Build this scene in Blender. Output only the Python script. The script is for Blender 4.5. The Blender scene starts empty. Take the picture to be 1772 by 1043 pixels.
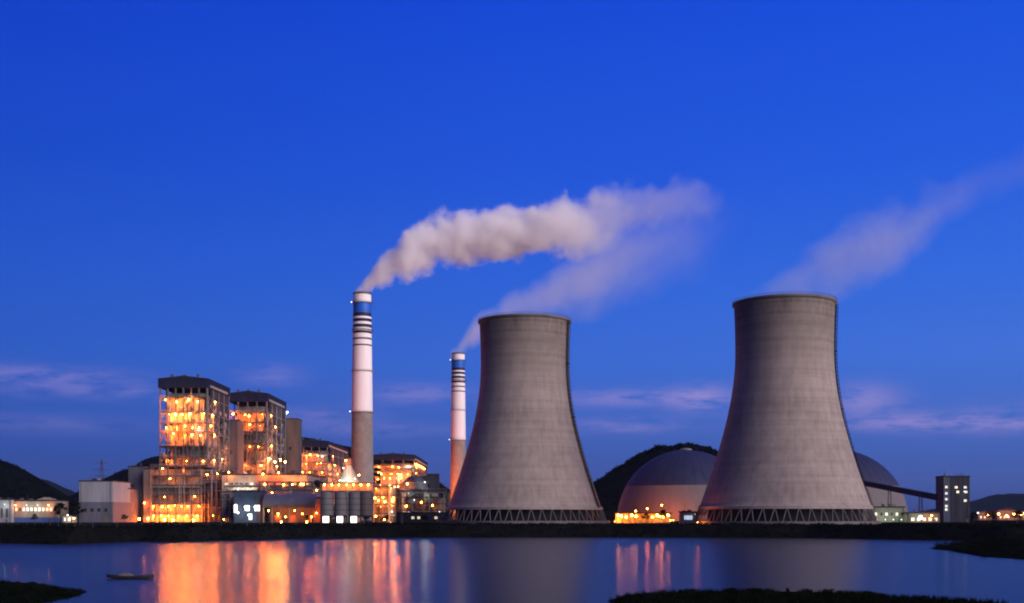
import bpy, math, random
from mathutils import Vector, noise as mnoise
R = math.radians
random.seed(7)
SC = bpy.context.scene
COL = SC.collection

# ------------------------------------------------------------------ camera
F, CX, HY, CH = 2050.0, 886.0, 893.0, 10.0          # focal length and horizon row in photo pixels, eye height in metres
cam = bpy.data.cameras.new('camera')
camo = bpy.data.objects.new('camera', cam); COL.objects.link(camo)
camo.location = (0, 0, CH); camo.rotation_euler = (R(90), 0, 0)
cam.sensor_width = 36; cam.lens = 36 * F / 1772; cam.shift_y = (HY - 521.5) / 1772
cam.clip_start = 1; cam.clip_end = 40000
SC.camera = camo

def X(px, D): return (px - CX) / F * D
def Z(py, D): return CH + (HY - py) / F * D

# ------------------------------------------------------------------ render settings
SC.view_settings.view_transform = 'Standard'; SC.view_settings.look = 'None'
SC.view_settings.exposure = 0; SC.view_settings.gamma = 1
cy = SC.cycles
cy.use_denoising = True
cy.max_bounces = 12; cy.diffuse_bounces = 2; cy.glossy_bounces = 3; cy.volume_bounces = 12; cy.transparent_max_bounces = 8
cy.sample_clamp_indirect = 4
cy.pixel_filter_type = 'BLACKMAN_HARRIS'; cy.filter_width = 2.0
cy.volume_step_rate = 1.0; cy.volume_max_steps = 256

# ------------------------------------------------------------------ sky
HAZE = 1.8e-5
SUN_AZ, SUN_EL = R(50), R(15)        # azimuth measured from straight behind the camera towards the right
world = bpy.data.worlds.new('World'); SC.world = world; world.use_nodes = True
nt = world.node_tree; N = nt.nodes; L = nt.links
for n in list(N): N.remove(n)

def mth(tree, op, a, b=None, c=None, clamp=False):
    n = tree.nodes.new('ShaderNodeMath'); n.operation = op; n.use_clamp = clamp
    for i, v in enumerate((a, b, c)):
        if v is None: continue
        if isinstance(v, (int, float)): n.inputs[i].default_value = v
        else: tree.links.new(v, n.inputs[i])
    return n.outputs[0]
def mixc(tree, fac, a, b, mode='MIX'):
    n = tree.nodes.new('ShaderNodeMix'); n.data_type = 'RGBA'; n.blend_type = mode
    for s, v in ((n.inputs['Factor'], fac), (n.inputs['A'], a), (n.inputs['B'], b)):
        if isinstance(v, (int, float)): s.default_value = v
        elif isinstance(v, tuple): s.default_value = (*v, 1)
        else: tree.links.new(v, s)
    n.inputs['A'].is_linked
    return n.outputs['Result']
def ramp(tree, fac, stops, interp='LINEAR'):
    n = tree.nodes.new('ShaderNodeValToRGB'); n.color_ramp.interpolation = interp
    e = n.color_ramp.elements
    while len(e) > 1: e.remove(e[-1])
    e[0].position, e[0].color = stops[0][0], (*stops[0][1], 1)
    for p, c in stops[1:]:
        k = e.new(p); k.color = (*c, 1)
    if fac is not None: tree.links.new(fac, n.inputs[0])
    return n.outputs[0]
def s2l(*c):
    return tuple((v / 255 / 12.92 if v <= 10 else ((v / 255 + .055) / 1.055) ** 2.4) for v in c)

tc = N.new('ShaderNodeTexCoord')
sx = N.new('ShaderNodeSeparateXYZ'); L.new(tc.outputs['Generated'], sx.inputs[0])
el = mth(nt, 'MULTIPLY', mth(nt, 'ARCSINE', sx.outputs[2]), 180 / math.pi)       # degrees above the horizon
az = mth(nt, 'MULTIPLY', mth(nt, 'ARCTAN2', sx.outputs[0], sx.outputs[1]), 180 / math.pi)
elf = mth(nt, 'DIVIDE', mth(nt, 'ADD', el, 5), 95, clamp=True)
def ep(e): return (e + 5) / 95
grad = ramp(nt, elf, [(0, s2l(14, 16, 30)), (ep(-.5), s2l(30, 38, 84)), (ep(.4), s2l(48, 66, 134)), (ep(2.0), s2l(60, 86, 166)), (ep(4.5), s2l(66, 103, 196)),
                      (ep(7.5), s2l(62, 110, 216)), (ep(11), s2l(50, 104, 222)), (ep(16), s2l(35, 90, 222)), (ep(24), s2l(21, 75, 220)),
                      (ep(40), s2l(14, 56, 180)), (1, s2l(8, 36, 135))])
# the sky is darker on the left of the view and brightens to the right
azf = mth(nt, 'MULTIPLY_ADD', az, 1 / 360, .5, clamp=True)
sidef = ramp(nt, azf, [(0, (.5, .45, .4)), (.3, (.28, .30, .34)), (.39, (.52, .58, .66)), (.435, (.50, .67, .79)), (.5, (.80, .89, .93)), (.565, (1.02, 1.05, 1.0)), (.7, (1.1, 1, .9)), (1, (.5, .45, .4))])
sky_c = mixc(nt, 1.0, grad, sidef, 'MULTIPLY')
# thin mauve cloud streaks low over the horizon
nz = N.new('ShaderNodeTexNoise'); nz.inputs['Scale'].default_value = 1.0; nz.inputs['Detail'].default_value = 7; nz.inputs['Roughness'].default_value = .6
cmb = N.new('ShaderNodeCombineXYZ'); L.new(mth(nt, 'MULTIPLY', az, .55), cmb.inputs[0]); L.new(mth(nt, 'MULTIPLY', el, 2.3), cmb.inputs[1]); cmb.inputs[2].default_value = 3.3
L.new(cmb.outputs[0], nz.inputs['Vector'])
tot = None
for px, py, w, h, a in [(60, 668, 130, 15, .5), (200, 690, 110, 10, .35), (60, 745, 140, 14, .22), (470, 655, 45, 16, .35), (560, 722, 80, 14, .3), (720, 682, 80, 15, .45),
                        (1090, 690, 120, 13, .6), (1215, 692, 45, 20, .7), (1070, 738, 90, 12, .45), (1495, 700, 50, 22, .75), (1600, 738, 170, 12, .65), (1740, 745, 120, 14, .5), (650, 745, 120, 10, .3),
                        (-400, 700, 200, 16, .5), (2200, 720, 260, 16, .6)]:
    a0 = math.degrees(math.atan((px - CX) / F)); e0 = math.degrees(math.atan((HY - py) / F))
    wd = math.degrees(w / F); hd = math.degrees(h / F)
    u = mth(nt, 'DIVIDE', mth(nt, 'SUBTRACT', az, a0), wd); v = mth(nt, 'DIVIDE', mth(nt, 'SUBTRACT', el, e0), hd)
    d2 = mth(nt, 'ADD', mth(nt, 'MULTIPLY', u, u), mth(nt, 'MULTIPLY', v, v))
    g = mth(nt, 'MULTIPLY', mth(nt, 'EXPONENT', mth(nt, 'MULTIPLY', d2, -.8)), a)
    tot = g if tot is None else mth(nt, 'ADD', tot, g)
cl = mth(nt, 'MULTIPLY', tot, mth(nt, 'MULTIPLY_ADD', nz.outputs['Fac'], 4.2, -1.35, clamp=True), clamp=True)
sky_c = mixc(nt, mth(nt, 'MULTIPLY', cl, .95), sky_c, s2l(148, 138, 206))
nish = N.new('ShaderNodeTexSky'); nish.sky_type = 'NISHITA'; nish.sun_disc = False
nish.sun_elevation = R(1.0); nish.sun_rotation = math.pi - SUN_AZ; nish.ozone_density = 8
sky_c = mixc(nt, .004, sky_c, nish.outputs[0], 'ADD')
# broad afterglow low in the sky behind the camera, to the right, where the sun went down
ca = mth(nt, 'COSINE', mth(nt, 'MULTIPLY', mth(nt, 'SUBTRACT', az, 180 - math.degrees(SUN_AZ)), math.pi / 180))
gl = mth(nt, 'MULTIPLY', mth(nt, 'POWER', mth(nt, 'MAXIMUM', mth(nt, 'MULTIPLY_ADD', ca, .85, .15), 0), 2), mth(nt, 'EXPONENT', mth(nt, 'MULTIPLY', mth(nt, 'ABSOLUTE', el), -1 / 16)))
sky_c = mixc(nt, gl, sky_c, (.56, .38, .42))
bg = N.new('ShaderNodeBackground'); bg.inputs[1].default_value = 1.0; L.new(sky_c, bg.inputs[0])
wo = N.new('ShaderNodeOutputWorld'); L.new(bg.outputs[0], wo.inputs[0])

# afterglow of the set sun: broad and warm, from the right behind the camera
sun = bpy.data.lights.new('afterglow_sun', 'SUN'); sun.energy = 3.9; sun.angle = R(50); sun.color = (1.0, .83, .80)
suno = bpy.data.objects.new('afterglow_sun', sun); COL.objects.link(suno)
sd = Vector((math.sin(SUN_AZ) * math.cos(SUN_EL), -math.cos(SUN_AZ) * math.cos(SUN_EL), math.sin(SUN_EL)))
suno.rotation_euler = sd.to_track_quat('Z', 'Y').to_euler(); suno.location = sd * 300

# ------------------------------------------------------------------ mesh helpers
class MB:
    def __init__(s): s.v = []; s.f = []
    def box(s, x0, x1, y0, y1, z0, z1):
        b = len(s.v)
        s.v += [(x0, y0, z0), (x1, y0, z0), (x1, y1, z0), (x0, y1, z0), (x0, y0, z1), (x1, y0, z1), (x1, y1, z1), (x0, y1, z1)]
        s.f += [tuple(b + i for i in q) for q in ((0, 3, 2, 1), (4, 5, 6, 7), (0, 1, 5, 4), (1, 2, 6, 5), (2, 3, 7, 6), (3, 0, 4, 7))]
        return s
    def bar(s, p, q, w, h=None):
        h = h or w; p = Vector(p); q = Vector(q); d = (q - p).normalized()
        up = Vector((0, 0, 1)) if abs(d.z) < .95 else Vector((0, 1, 0))
        a = d.cross(up).normalized() * w / 2; c = a.cross(d).normalized() * h / 2
        b = len(s.v)
        for e in (p, q): s.v += [tuple(e + a + c), tuple(e - a + c), tuple(e - a - c), tuple(e + a - c)]
        s.f += [tuple(b + i for i in k) for k in ((0, 1, 2, 3), (7, 6, 5, 4), (0, 4, 5, 1), (1, 5, 6, 2), (2, 6, 7, 3), (3, 7, 4, 0))]
        return s
    def tube(s, p, q, r, r2=None, n=10):
        r2 = r if r2 is None else r2; p = Vector(p); q = Vector(q); d = (q - p).normalized()
        up = Vector((0, 0, 1)) if abs(d.z) < .95 else Vector((0, 1, 0))
        a = d.cross(up).normalized(); c = a.cross(d).normalized(); b = len(s.v)
        for e, rr in ((p, r), (q, r2)):
            for i in range(n):
                t = 2 * math.pi * i / n; s.v.append(tuple(e + a * rr * math.cos(t) + c * rr * math.sin(t)))
        for i in range(n):
            j = (i + 1) % n; s.f.append((b + i, b + n + i, b + n + j, b + j))
        s.f.append(tuple(b + i for i in range(n))); s.f.append(tuple(b + n + i for i in reversed(range(n))))
        return s
    def lathe(s, cx, cy_, prof, n=32, cap0=False, cap1=False):
        b = len(s.v)
        for r, z in prof:
            for i in range(n):
                t = 2 * math.pi * i / n; s.v.append((cx + r * math.cos(t), cy_ + r * math.sin(t), z))
        for k in range(len(prof) - 1):
            for i in range(n):
                j = (i + 1) % n; s.f.append((b + k * n + i, b + k * n + j, b + k * n + n + j, b + k * n + n + i))
        if cap0: s.f.append(tuple(b + i for i in reversed(range(n))))
        if cap1: s.f.append(tuple(b + (len(prof) - 1) * n + i for i in range(n)))
        return s
    def ball(s, c, r, n=10, m=6):
        prof = [(max(r * math.cos(-math.pi / 2 + math.pi * k / m), .002), c[2] + r * math.sin(-math.pi / 2 + math.pi * k / m)) for k in range(m + 1)]
        return s.lathe(c[0], c[1], prof, n)
    def prism(s, pts, y0, y1):      # outline in x,z extruded along y
        b = len(s.v); n = len(pts)
        s.v += [(x, y0, z) for x, z in pts] + [(x, y1, z) for x, z in pts]
        s.f.append(tuple(b + i for i in range(n))); s.f.append(tuple(b + n + i for i in reversed(range(n))))
        for i in range(n):
            j = (i + 1) % n; s.f.append((b + i, b + n + i, b + n + j, b + j))
        return s
    def prismx(s, pts, x0, x1):     # outline in y,z extruded along x
        b = len(s.v); n = len(pts)
        s.v += [(x0, y, z) for y, z in pts] + [(x1, y, z) for y, z in pts]
        s.f.append(tuple(b + i for i in range(n))); s.f.append(tuple(b + n + i for i in reversed(range(n))))
        for i in range(n):
            j = (i + 1) % n; s.f.append((b + i, b + n + i, b + n + j, b + j))
        return s
    def build(s, name, mat, parent=None, smooth=False):
        o = origin(parent); me = bpy.data.meshes.new(name)
        me.from_pydata([(x - o[0], y - o[1], z - o[2]) for x, y, z in s.v], [], s.f); me.update()
        if mat: me.materials.append(mat)
        if smooth:
            me.polygons.foreach_set('use_smooth', [True] * len(me.polygons)); 
            try: me.set_sharp_from_angle(angle=R(35))
            except Exception: pass
        ob = bpy.data.objects.new(name, me); COL.objects.link(ob)
        if parent: ob.parent = parent
        return ob
def origin(o):
    v = Vector((0, 0, 0))
    while o is not None: v = v + o.location; o = o.parent
    return v
def tag(o, label, cat, group=None, kind=None):
    o['label'] = label; o['category'] = cat
    if group: o['group'] = group
    if kind: o['kind'] = kind
    return o
def thing(name, label, cat, loc, group=None):
    o = bpy.data.objects.new(name, None); COL.objects.link(o); o.location = loc; o.empty_display_size = .5
    return tag(o, label, cat, group)
def copy_tree(o, parent=None):
    c = o.copy(); COL.objects.link(c); c.parent = parent
    for ch in o.children: copy_tree(ch, c)
    return c

# ------------------------------------------------------------------ materials
MATS = {}
def mat(name, col, rough=.8, var=.25, scale=.15, stretch=(1, 1, 1), metallic=0, bump=0, detail=6, spec=.3):
    if name in MATS: return MATS[name]
    m = bpy.data.materials.new(name); m.use_nodes = True; t = m.node_tree; b = t.nodes['Principled BSDF']
    b.inputs['Roughness'].default_value = rough; b.inputs['Metallic'].default_value = metallic
    b.inputs['Specular IOR Level'].default_value = spec
    c = t.nodes.new('ShaderNodeTexCoord'); mp = t.nodes.new('ShaderNodeMapping'); mp.inputs['Scale'].default_value = stretch
    t.links.new(c.outputs['Object'], mp.inputs[0])
    n = t.nodes.new('ShaderNodeTexNoise'); n.inputs['Scale'].default_value = scale; n.inputs['Detail'].default_value = detail; n.inputs['Roughness'].default_value = .65
    t.links.new(mp.outputs[0], n.inputs['Vector'])
    lo = tuple(v * (1 - var) for v in col); hi = tuple(min(1, v * (1 + var)) for v in col)
    t.links.new(ramp(t, n.outputs['Fac'], [(.3, lo), (.7, hi)]), b.inputs['Base Color'])
    if bump:
        bp = t.nodes.new('ShaderNodeBump'); bp.inputs['Strength'].default_value = bump; bp.inputs['Distance'].default_value = .3
        t.links.new(n.outputs['Fac'], bp.inputs['Height']); t.links.new(bp.outputs[0], b.inputs['Normal'])
    MATS[name] = m; return m
def emis(name, col, k):
    if name in MATS: return MATS[name]
    m = bpy.data.materials.new(name); m.use_nodes = True; t = m.node_tree
    b = t.nodes['Principled BSDF']; b.inputs['Base Color'].default_value = (.8, .8, .8, 1)
    b.inputs['Emission Color'].default_value = (*col, 1); b.inputs['Emission Strength'].default_value = k
    MATS[name] = m; return m

CONC = mat('concrete', (.23, .21, .20), .9, .22, .12, spec=.06)
CONCD = mat('dark_concrete', (.13, .125, .12), .9, .3, .12)
STEEL = mat('grey_painted_steel', (.10, .097, .097), .6, .3, .3, spec=.06)
STEELD = mat('dark_steel', (.07, .07, .08), .6, .3, .3)
STEELL = mat('pale_steel', (.24, .23, .225), .55, .25, .25, spec=.06)
CLAD = mat('aluminium_cladding', (.27, .25, .235), .5, .5, .25, (1, 1, .6), metallic=.0)
HOOD = mat('dark_slate_cladding', (.016, .020, .045), .6, .3, .2, (1, 1, .2), spec=.06)
GREYC = mat('grey_cladding', (.038, .041, .056), .7, .35, .2, (1, 1, .15), spec=.06)
BLUEC = mat('blue_grey_cladding', (.10, .11, .15), .65, .25, .2, (1, 1, .2), spec=.06)
WHITEC = mat('white_cladding', (.24, .26, .30), .65, .2, .2, (1, 1, .15), spec=.06)
CREAM = mat('cream_cladding', (.29, .26, .21), .7, .35, .35, (1, 1, .3), spec=.06)
NAVY = mat('navy_cladding', (.035, .055, .10), .55, .3, .2)
GLASS = mat('dark_glass', (.02, .025, .04), .1, .3, .4, spec=.5)
ROOFD = mat('dark_roofing', (.022, .026, .042), .7, .25, .2, spec=.06)
PINK = mat('pinkish_render', (.15, .112, .105), .8, .3, .25, spec=.06)
RUST = mat('rusty_steel', (.20, .11, .07), .8, .4, .3)
WHITEP = mat('white_paint', (.80, .77, .78), .6, .08, .1, (1, 1, .15))
BLUEP = mat('blue_paint', (.010, .11, .55), .5, .2, .15)
DARKP = mat('dark_navy_paint', (.010, .014, .05), .6, .2, .15)
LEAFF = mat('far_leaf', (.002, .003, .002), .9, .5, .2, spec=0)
BARK = mat('bark', (.05, .04, .03), .9, .4, 2, bump=.4)
LEAF = mat('leaf', (.030, .045, .016), .8, .6, .35, spec=0)
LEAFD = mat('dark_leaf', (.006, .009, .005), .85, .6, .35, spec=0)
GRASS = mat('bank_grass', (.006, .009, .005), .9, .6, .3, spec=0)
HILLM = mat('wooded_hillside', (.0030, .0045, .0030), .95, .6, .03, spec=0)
E_OR = emis('sodium_glow', (1, .285, .03), 125)
E_YE = emis('warm_glow', (1, .35, .05), 110)
E_WH = emis('white_glow', (.95, 1, .86), 3.5)
E_WIN = emis('lit_pane', (1, .80, .45), .8)
E_WW = emis('white_lit_pane', (1, 1, .86), .6)
E_OW = emis('orange_lit_pane', (1, .45, .14), 1.5)

LCOL = {'o': (1, .165, .016), 'y': (1, .25, .04), 'w': (.95, 1, .80)}
def lamp(parent, p, kind='o', power=4000, r=.7, below=1.2, fwd=0):
    """a globe luminaire and the light it gives"""
    r *= .8
    g = MB().ball(p, r, 10, 6).build('lamp', {'o': E_OR, 'y': E_YE, 'w': E_WH}[kind], parent, True)
    if power:
        l = bpy.data.lights.new('lamp_light', 'POINT'); l.energy = power * (2.4 if kind != 'w' else 1.2); l.color = LCOL[kind]; l.shadow_soft_size = .7
        lo = bpy.data.objects.new('lamp_light', l); COL.objects.link(lo); lo.parent = g
        o = origin(g); lo.location = (p[0] - o[0], p[1] - o[1] - fwd, p[2] - o[2] - below)
    return g

# ------------------------------------------------------------------ ground, water, hills
SHORE = [(-3000, 470), (-700, 430)] + [(X(px, 20500 / (py - 893)), 20500 / (py - 893)) for px, py in
         ((0, 940), (100, 942), (180, 939), (230, 937), (270, 938), (400, 935), (500, 932.5), (640, 930.5), (900, 930), (1100, 930), (1400, 931.5), (1600, 934.5), (1772, 937))] + [(3000, 470)]
def shore(x):
    for (a, b), (c, d) in zip(SHORE, SHORE[1:]):
        if a <= x <= c: return b + (d - b) * (x - a) / (c - a)
    return 470
def sstep(t): t = max(0, min(1, t)); return t * t * (3 - 2 * t)
def gz(x, y):
    s = y - shore(x) + 3.5 * mnoise.noise((x * .035, y * .01, 1.7)) + 1.2 * mnoise.noise((x * .15, 0, 4))
    if y < 200: return -2.5 + 10.8 * sstep((36 - y) / 24)
    z = -2.5 + 8.5 * (.38 * sstep((s + 4) / 8) + .62 * sstep((s - 2) / 14))
    if 0 < s < 60: z += .35 * mnoise.noise((x * .12, y * .2, 0))
    return z
xs = [-9000, -5000, -2500, -1200, -800] + [-560 + 5 * i for i in range(225)] + [800, 1200, 2500, 5000, 9000]
ys = [-400, -100, 0, 10, 15, 20, 25, 30, 36, 60, 120, 300, 380] + [400 + 3 * i for i in range(70)] + [620, 680, 800, 1000, 1400, 2000, 3000, 5000, 9000, 13000]
m = MB(); nx = len(xs)
m.v = [(x, y, gz(x, y)) for y in ys for x in xs]
m.f = [(j * nx + i, j * nx + i + 1, j * nx + nx + i + 1, j * nx + nx + i) for j in range(len(ys) - 1) for i in range(nx - 1)]
GROUND = mat('dark_earth', (.008, .0085, .007), .95, .5, .08, bump=.3, spec=0)
m.build('ground', GROUND, None, True)['kind'] = 'structure'

wm = bpy.data.materials.new('lake_water'); wm.use_nodes = True; t = wm.node_tree; b = t.nodes['Principled BSDF']
b.inputs['Base Color'].default_value = (.004, .010, .030, 1); b.inputs['Roughness'].default_value = .6; b.inputs['Specular IOR Level'].default_value = 0
c = t.nodes.new('ShaderNodeTexCoord'); mp = t.nodes.new('ShaderNodeMapping'); mp.inputs['Scale'].default_value = (.25, 1.0, 1)
t.links.new(c.outputs['Object'], mp.inputs[0])
n = t.nodes.new('ShaderNodeTexNoise'); n.inputs['Scale'].default_value = .35; n.inputs['Detail'].default_value = 4; t.links.new(mp.outputs[0], n.inputs['Vector'])
bp = t.nodes.new('ShaderNodeBump'); bp.inputs['Strength'].default_value = .05; bp.inputs['Distance'].default_value = .25
t.links.new(n.outputs['Fac'], bp.inputs['Height']); t.links.new(bp.outputs[0], b.inputs['Normal'])
gb_ = t.nodes.new('ShaderNodeBsdfGlossy'); gb_.inputs['Roughness'].default_value = .27; gb_.inputs['Color'].default_value = (.80, .84, .86, 1); t.links.new(bp.outputs[0], gb_.inputs['Normal'])
rp_ = t.nodes.new('ShaderNodeTexNoise'); rp_.inputs['Scale'].default_value = .02; rp_.inputs['Detail'].default_value = 3; t.links.new(mp.outputs[0], rp_.inputs['Vector'])
t.links.new(mth(t, 'MULTIPLY_ADD', rp_.outputs['Fac'], .05, .17), gb_.inputs['Roughness'])
fr_ = t.nodes.new('ShaderNodeFresnel'); fr_.inputs['IOR'].default_value = 1.33; ms_ = t.nodes.new('ShaderNodeMixShader')
t.links.new(mth(t, 'MULTIPLY', fr_.outputs[0], .55), ms_.inputs[0]); t.links.new(b.outputs[0], ms_.inputs[1]); t.links.new(gb_.outputs[0], ms_.inputs[2])
t.links.new(ms_.outputs[0], t.nodes['Material Output'].inputs['Surface'])
m = MB(); m.v = [(-9000, 22, 0), (9000, 22, 0), (9000, 640, 0), (-9000, 640, 0)]; m.f = [(0, 1, 2, 3)]
m.build('water', wm)['kind'] = 'structure'

def lerp_prof(prof, x):
    if x <= prof[0][0]: return prof[0][1]
    for (a, b), (c, d) in zip(prof, prof[1:]):
        if x <= c: return b + (d - b) * sstep((x - a) / (c - a)) * .5 + (d - b) * (x - a) / (c - a) * .5
    return prof[-1][1]
def hill(prof, D, half, material, rough=2.5, nsc=.03, step=3.0, woods=0, woods_label=''):
    px0, px1 = prof[0][0], prof[-1][0]; n = int((px1 - px0) / step); rows = 17
    m = MB()
    for j in range(rows):
        tt = -1 + 2 * j / (rows - 1); y = D + tt * half
        for i in range(n + 1):
            px = px0 + (px1 - px0) * i / n; x = X(px, D)
            zr = Z(lerp_prof(prof, px), D) - 6
            z = 5 + zr * (1 - abs(tt) ** 1.7) * (1 if tt else 1)
            k = min(1, max(0, zr / 15)) * (1 - tt * tt * .6)
            z += k * rough * (mnoise.fractal((x * nsc, y * nsc, D), 1, 2, 4))
            m.v.append((x, y, max(z, 4.5)))
    w = n + 1
    m.f = [(j * w + i, j * w + i + 1, j * w + w + i + 1, j * w + w + i) for j in range(rows - 1) for i in range(n)]
    o = m.build('hill', material, None, True); o['kind'] = 'structure'
    if woods:
        g = MB(); hr = random.Random(int(D))
        for _ in range(woods):
            i = hr.randrange(n); j = hr.randrange(1, rows // 2 + 2); p = Vector(m.v[j * w + i]).lerp(Vector(m.v[(j + 1) * w + i + 1]), hr.random())
            if p.z < 7: continue
            sz = hr.uniform(.8, 2.4); leaf_clump(g, (p.x, p.y, p.z + sz * .4), sz, 9, 1.0, hr, .9)
        tag(g.build('woodland', LEAFF), woods_label, 'woodland', kind='stuff')
    return o
def leaf_clump(m, c, r, n, size, rnd, flat=.8):
    for _ in range(n):
        u = rnd.gauss(0, 1), rnd.gauss(0, 1), rnd.gauss(0, 1)
        l = math.sqrt(sum(a * a for a in u)) or 1; k = r * rnd.random() ** .4
        p = Vector((c[0] + u[0] / l * k, c[1] + u[1] / l * k, c[2] + u[2] / l * k * flat))
        a = Vector((rnd.uniform(-1, 1), rnd.uniform(-1, 1), rnd.uniform(-.6, .6))).normalized() * size * rnd.uniform(.6, 1.3)
        bb = a.cross(Vector((rnd.uniform(-1, 1), rnd.uniform(-1, 1), rnd.uniform(-1, 1)))).normalized() * size * rnd.uniform(.4, .8)
        i = len(m.v); m.v += [tuple(p - a), tuple(p + bb), tuple(p + a), tuple(p - bb)]; m.f.append((i, i + 1, i + 2, i + 3))

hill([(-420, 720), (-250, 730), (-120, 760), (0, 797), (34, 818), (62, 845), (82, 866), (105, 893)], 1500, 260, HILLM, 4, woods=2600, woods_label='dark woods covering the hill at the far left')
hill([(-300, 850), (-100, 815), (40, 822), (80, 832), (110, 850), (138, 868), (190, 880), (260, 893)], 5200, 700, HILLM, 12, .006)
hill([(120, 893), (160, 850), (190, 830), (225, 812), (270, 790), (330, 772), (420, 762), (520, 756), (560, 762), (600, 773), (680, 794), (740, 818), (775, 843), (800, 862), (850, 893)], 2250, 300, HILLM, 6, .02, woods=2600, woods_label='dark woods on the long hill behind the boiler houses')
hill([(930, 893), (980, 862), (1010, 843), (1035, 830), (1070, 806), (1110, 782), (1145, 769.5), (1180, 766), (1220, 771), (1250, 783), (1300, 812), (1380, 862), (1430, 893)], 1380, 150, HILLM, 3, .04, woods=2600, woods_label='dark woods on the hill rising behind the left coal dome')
hill([(1520, 893), (1620, 886), (1690, 868), (1730, 856), (1772, 852), (1850, 846), (1980, 862), (2200, 893)], 5600, 800, HILLM, 12, .006)


def islet(name, outline, zmax, seed, tufts, th, bushes, bh):
    """low mud bank from its waterline outline (photo row/column on the water plane), with sedge growing on it"""
    rnd = random.Random(seed)
    pts = [(X(px, 20500 / (py - 893)), 20500 / (py - 893)) for px, py in outline]
    cx = sum(p[0] for p in pts) / len(pts); cyy = sum(p[1] for p in pts) / len(pts)
    # densify the outline
    dense = []
    for (a, b_), (c_, d) in zip(pts, pts[1:] + pts[:1]):
        k = max(2, int(math.hypot(c_ - a, d - b_) / 2.5))
        for i in range(k):
            q = i / k; j = .5 * mnoise.noise((a + (c_ - a) * q, b_ + (d - b_) * q, seed))
            dense.append((a + (c_ - a) * q + j, b_ + (d - b_) * q + 2 * j))
    m = MB(); n = len(dense); rings = [(1.02, -.3), (.97, .12), (.85, zmax * .55), (.6, zmax * .9), (.25, zmax)]
    for s, z in rings: m.v += [(cx + (x - cx) * s, cyy + (y - cyy) * s, z + (.12 * mnoise.noise((x, y, s * 9)) if z > .2 else 0)) for x, y in dense]
    for k in range(len(rings) - 1):
        for i in range(n):
            j = (i + 1) % n; m.f.append((k * n + i, k * n + j, k * n + n + j, k * n + n + i))
    m.f.append(tuple((len(rings) - 1) * n + i for i in range(n)))
    m.build(name, GRASS, None, True)['kind'] = 'structure'
    def rpt():
        i = rnd.randrange(n); s = rnd.random() ** .5 * .97
        x, y = dense[i]; return cx + (x - cx) * s, cyy + (y - cyy) * s, zmax * (1 - s ** 3)
    g = MB()
    for _ in range(tufts):
        x, y, z = rpt(); 
        for _ in range(7):
            hgt = th * rnd.uniform(.5, 1.2); dx, dy = rnd.uniform(-.35, .35) * th, rnd.uniform(-.35, .35) * th
            a = rnd.uniform(0, 3.14); wx, wy = .03 * math.cos(a), .03 * math.sin(a); i = len(g.v)
            g.v += [(x - wx, y - wy, z - .15), (x + wx, y + wy, z - .15), (x + dx, y + dy, z + hgt)]; g.f.append((i, i + 1, i + 2))
    for _ in range(bushes):
        x, y, z = rpt(); s = bh * rnd.uniform(.5, 1.2)
        for _ in range(4): leaf_clump(g, (x + rnd.uniform(-s, s), y + rnd.uniform(-s, s), z + s * .45), s * .55, 30, .10 + .05 * bh, rnd)
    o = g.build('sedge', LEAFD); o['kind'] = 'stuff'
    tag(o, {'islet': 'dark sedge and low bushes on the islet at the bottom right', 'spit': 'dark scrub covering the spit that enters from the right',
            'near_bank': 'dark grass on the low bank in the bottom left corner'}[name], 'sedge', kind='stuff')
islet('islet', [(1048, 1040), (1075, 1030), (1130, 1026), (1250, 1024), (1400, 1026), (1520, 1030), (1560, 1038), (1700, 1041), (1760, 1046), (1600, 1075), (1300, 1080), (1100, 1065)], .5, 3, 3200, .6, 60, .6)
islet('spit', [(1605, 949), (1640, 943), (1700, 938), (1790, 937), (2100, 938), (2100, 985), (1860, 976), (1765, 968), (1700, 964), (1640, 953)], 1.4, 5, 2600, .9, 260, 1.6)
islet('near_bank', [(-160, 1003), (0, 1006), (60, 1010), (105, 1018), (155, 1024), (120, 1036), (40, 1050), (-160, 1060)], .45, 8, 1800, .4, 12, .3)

# undergrowth along the plant's lakeside bank
rnd = random.Random(21); g = MB()
for _ in range(2600):
    px = rnd.uniform(-60, 1830); D0 = shore(X(px, 520)); x = X(px, D0); y = shore(x) + rnd.uniform(1, 26); s = rnd.uniform(.35, 1.0)
    leaf_clump(g, (x, y, gz(x, y) + s * .4), s, 9, .38, rnd)
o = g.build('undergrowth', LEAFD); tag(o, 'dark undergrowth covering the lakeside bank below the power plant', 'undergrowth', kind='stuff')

def tree(loc, h, r, label, seed, leafm=LEAF, group=None, ncl=34, cat='tree', name='tree'):
    rnd = random.Random(seed); x, y, z = loc
    root = thing(name, label, cat, loc, group)
    t = MB(); t.tube((x, y, z - .3), (x + .2, y, z + h * .45), .035 * h, .02 * h, 8)
    for k in range(7):
        a = k * 2.4; zz = z + h * (.3 + .06 * k); t.tube((x + .1, y, zz), (x + math.cos(a) * r * .7, y + math.sin(a) * r * .7, zz + h * .22), .013 * h, .004 * h, 5)
    t.build('trunk', BARK, root)
    cmb_ = MB()
    for k in range(ncl):
        u = rnd.uniform(-.35, 1); rr = r * math.sqrt(max(.05, 1 - u * u * .85)) * rnd.uniform(.35, 1); a = rnd.uniform(0, 6.283)
        leaf_clump(cmb_, (x + rr * math.cos(a), y + rr * math.sin(a), z + h * .6 + u * h * .38), r * .3, 26, .045 * h, rnd)
    cmb_.build('crown', leafm, root)
    return root

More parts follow.
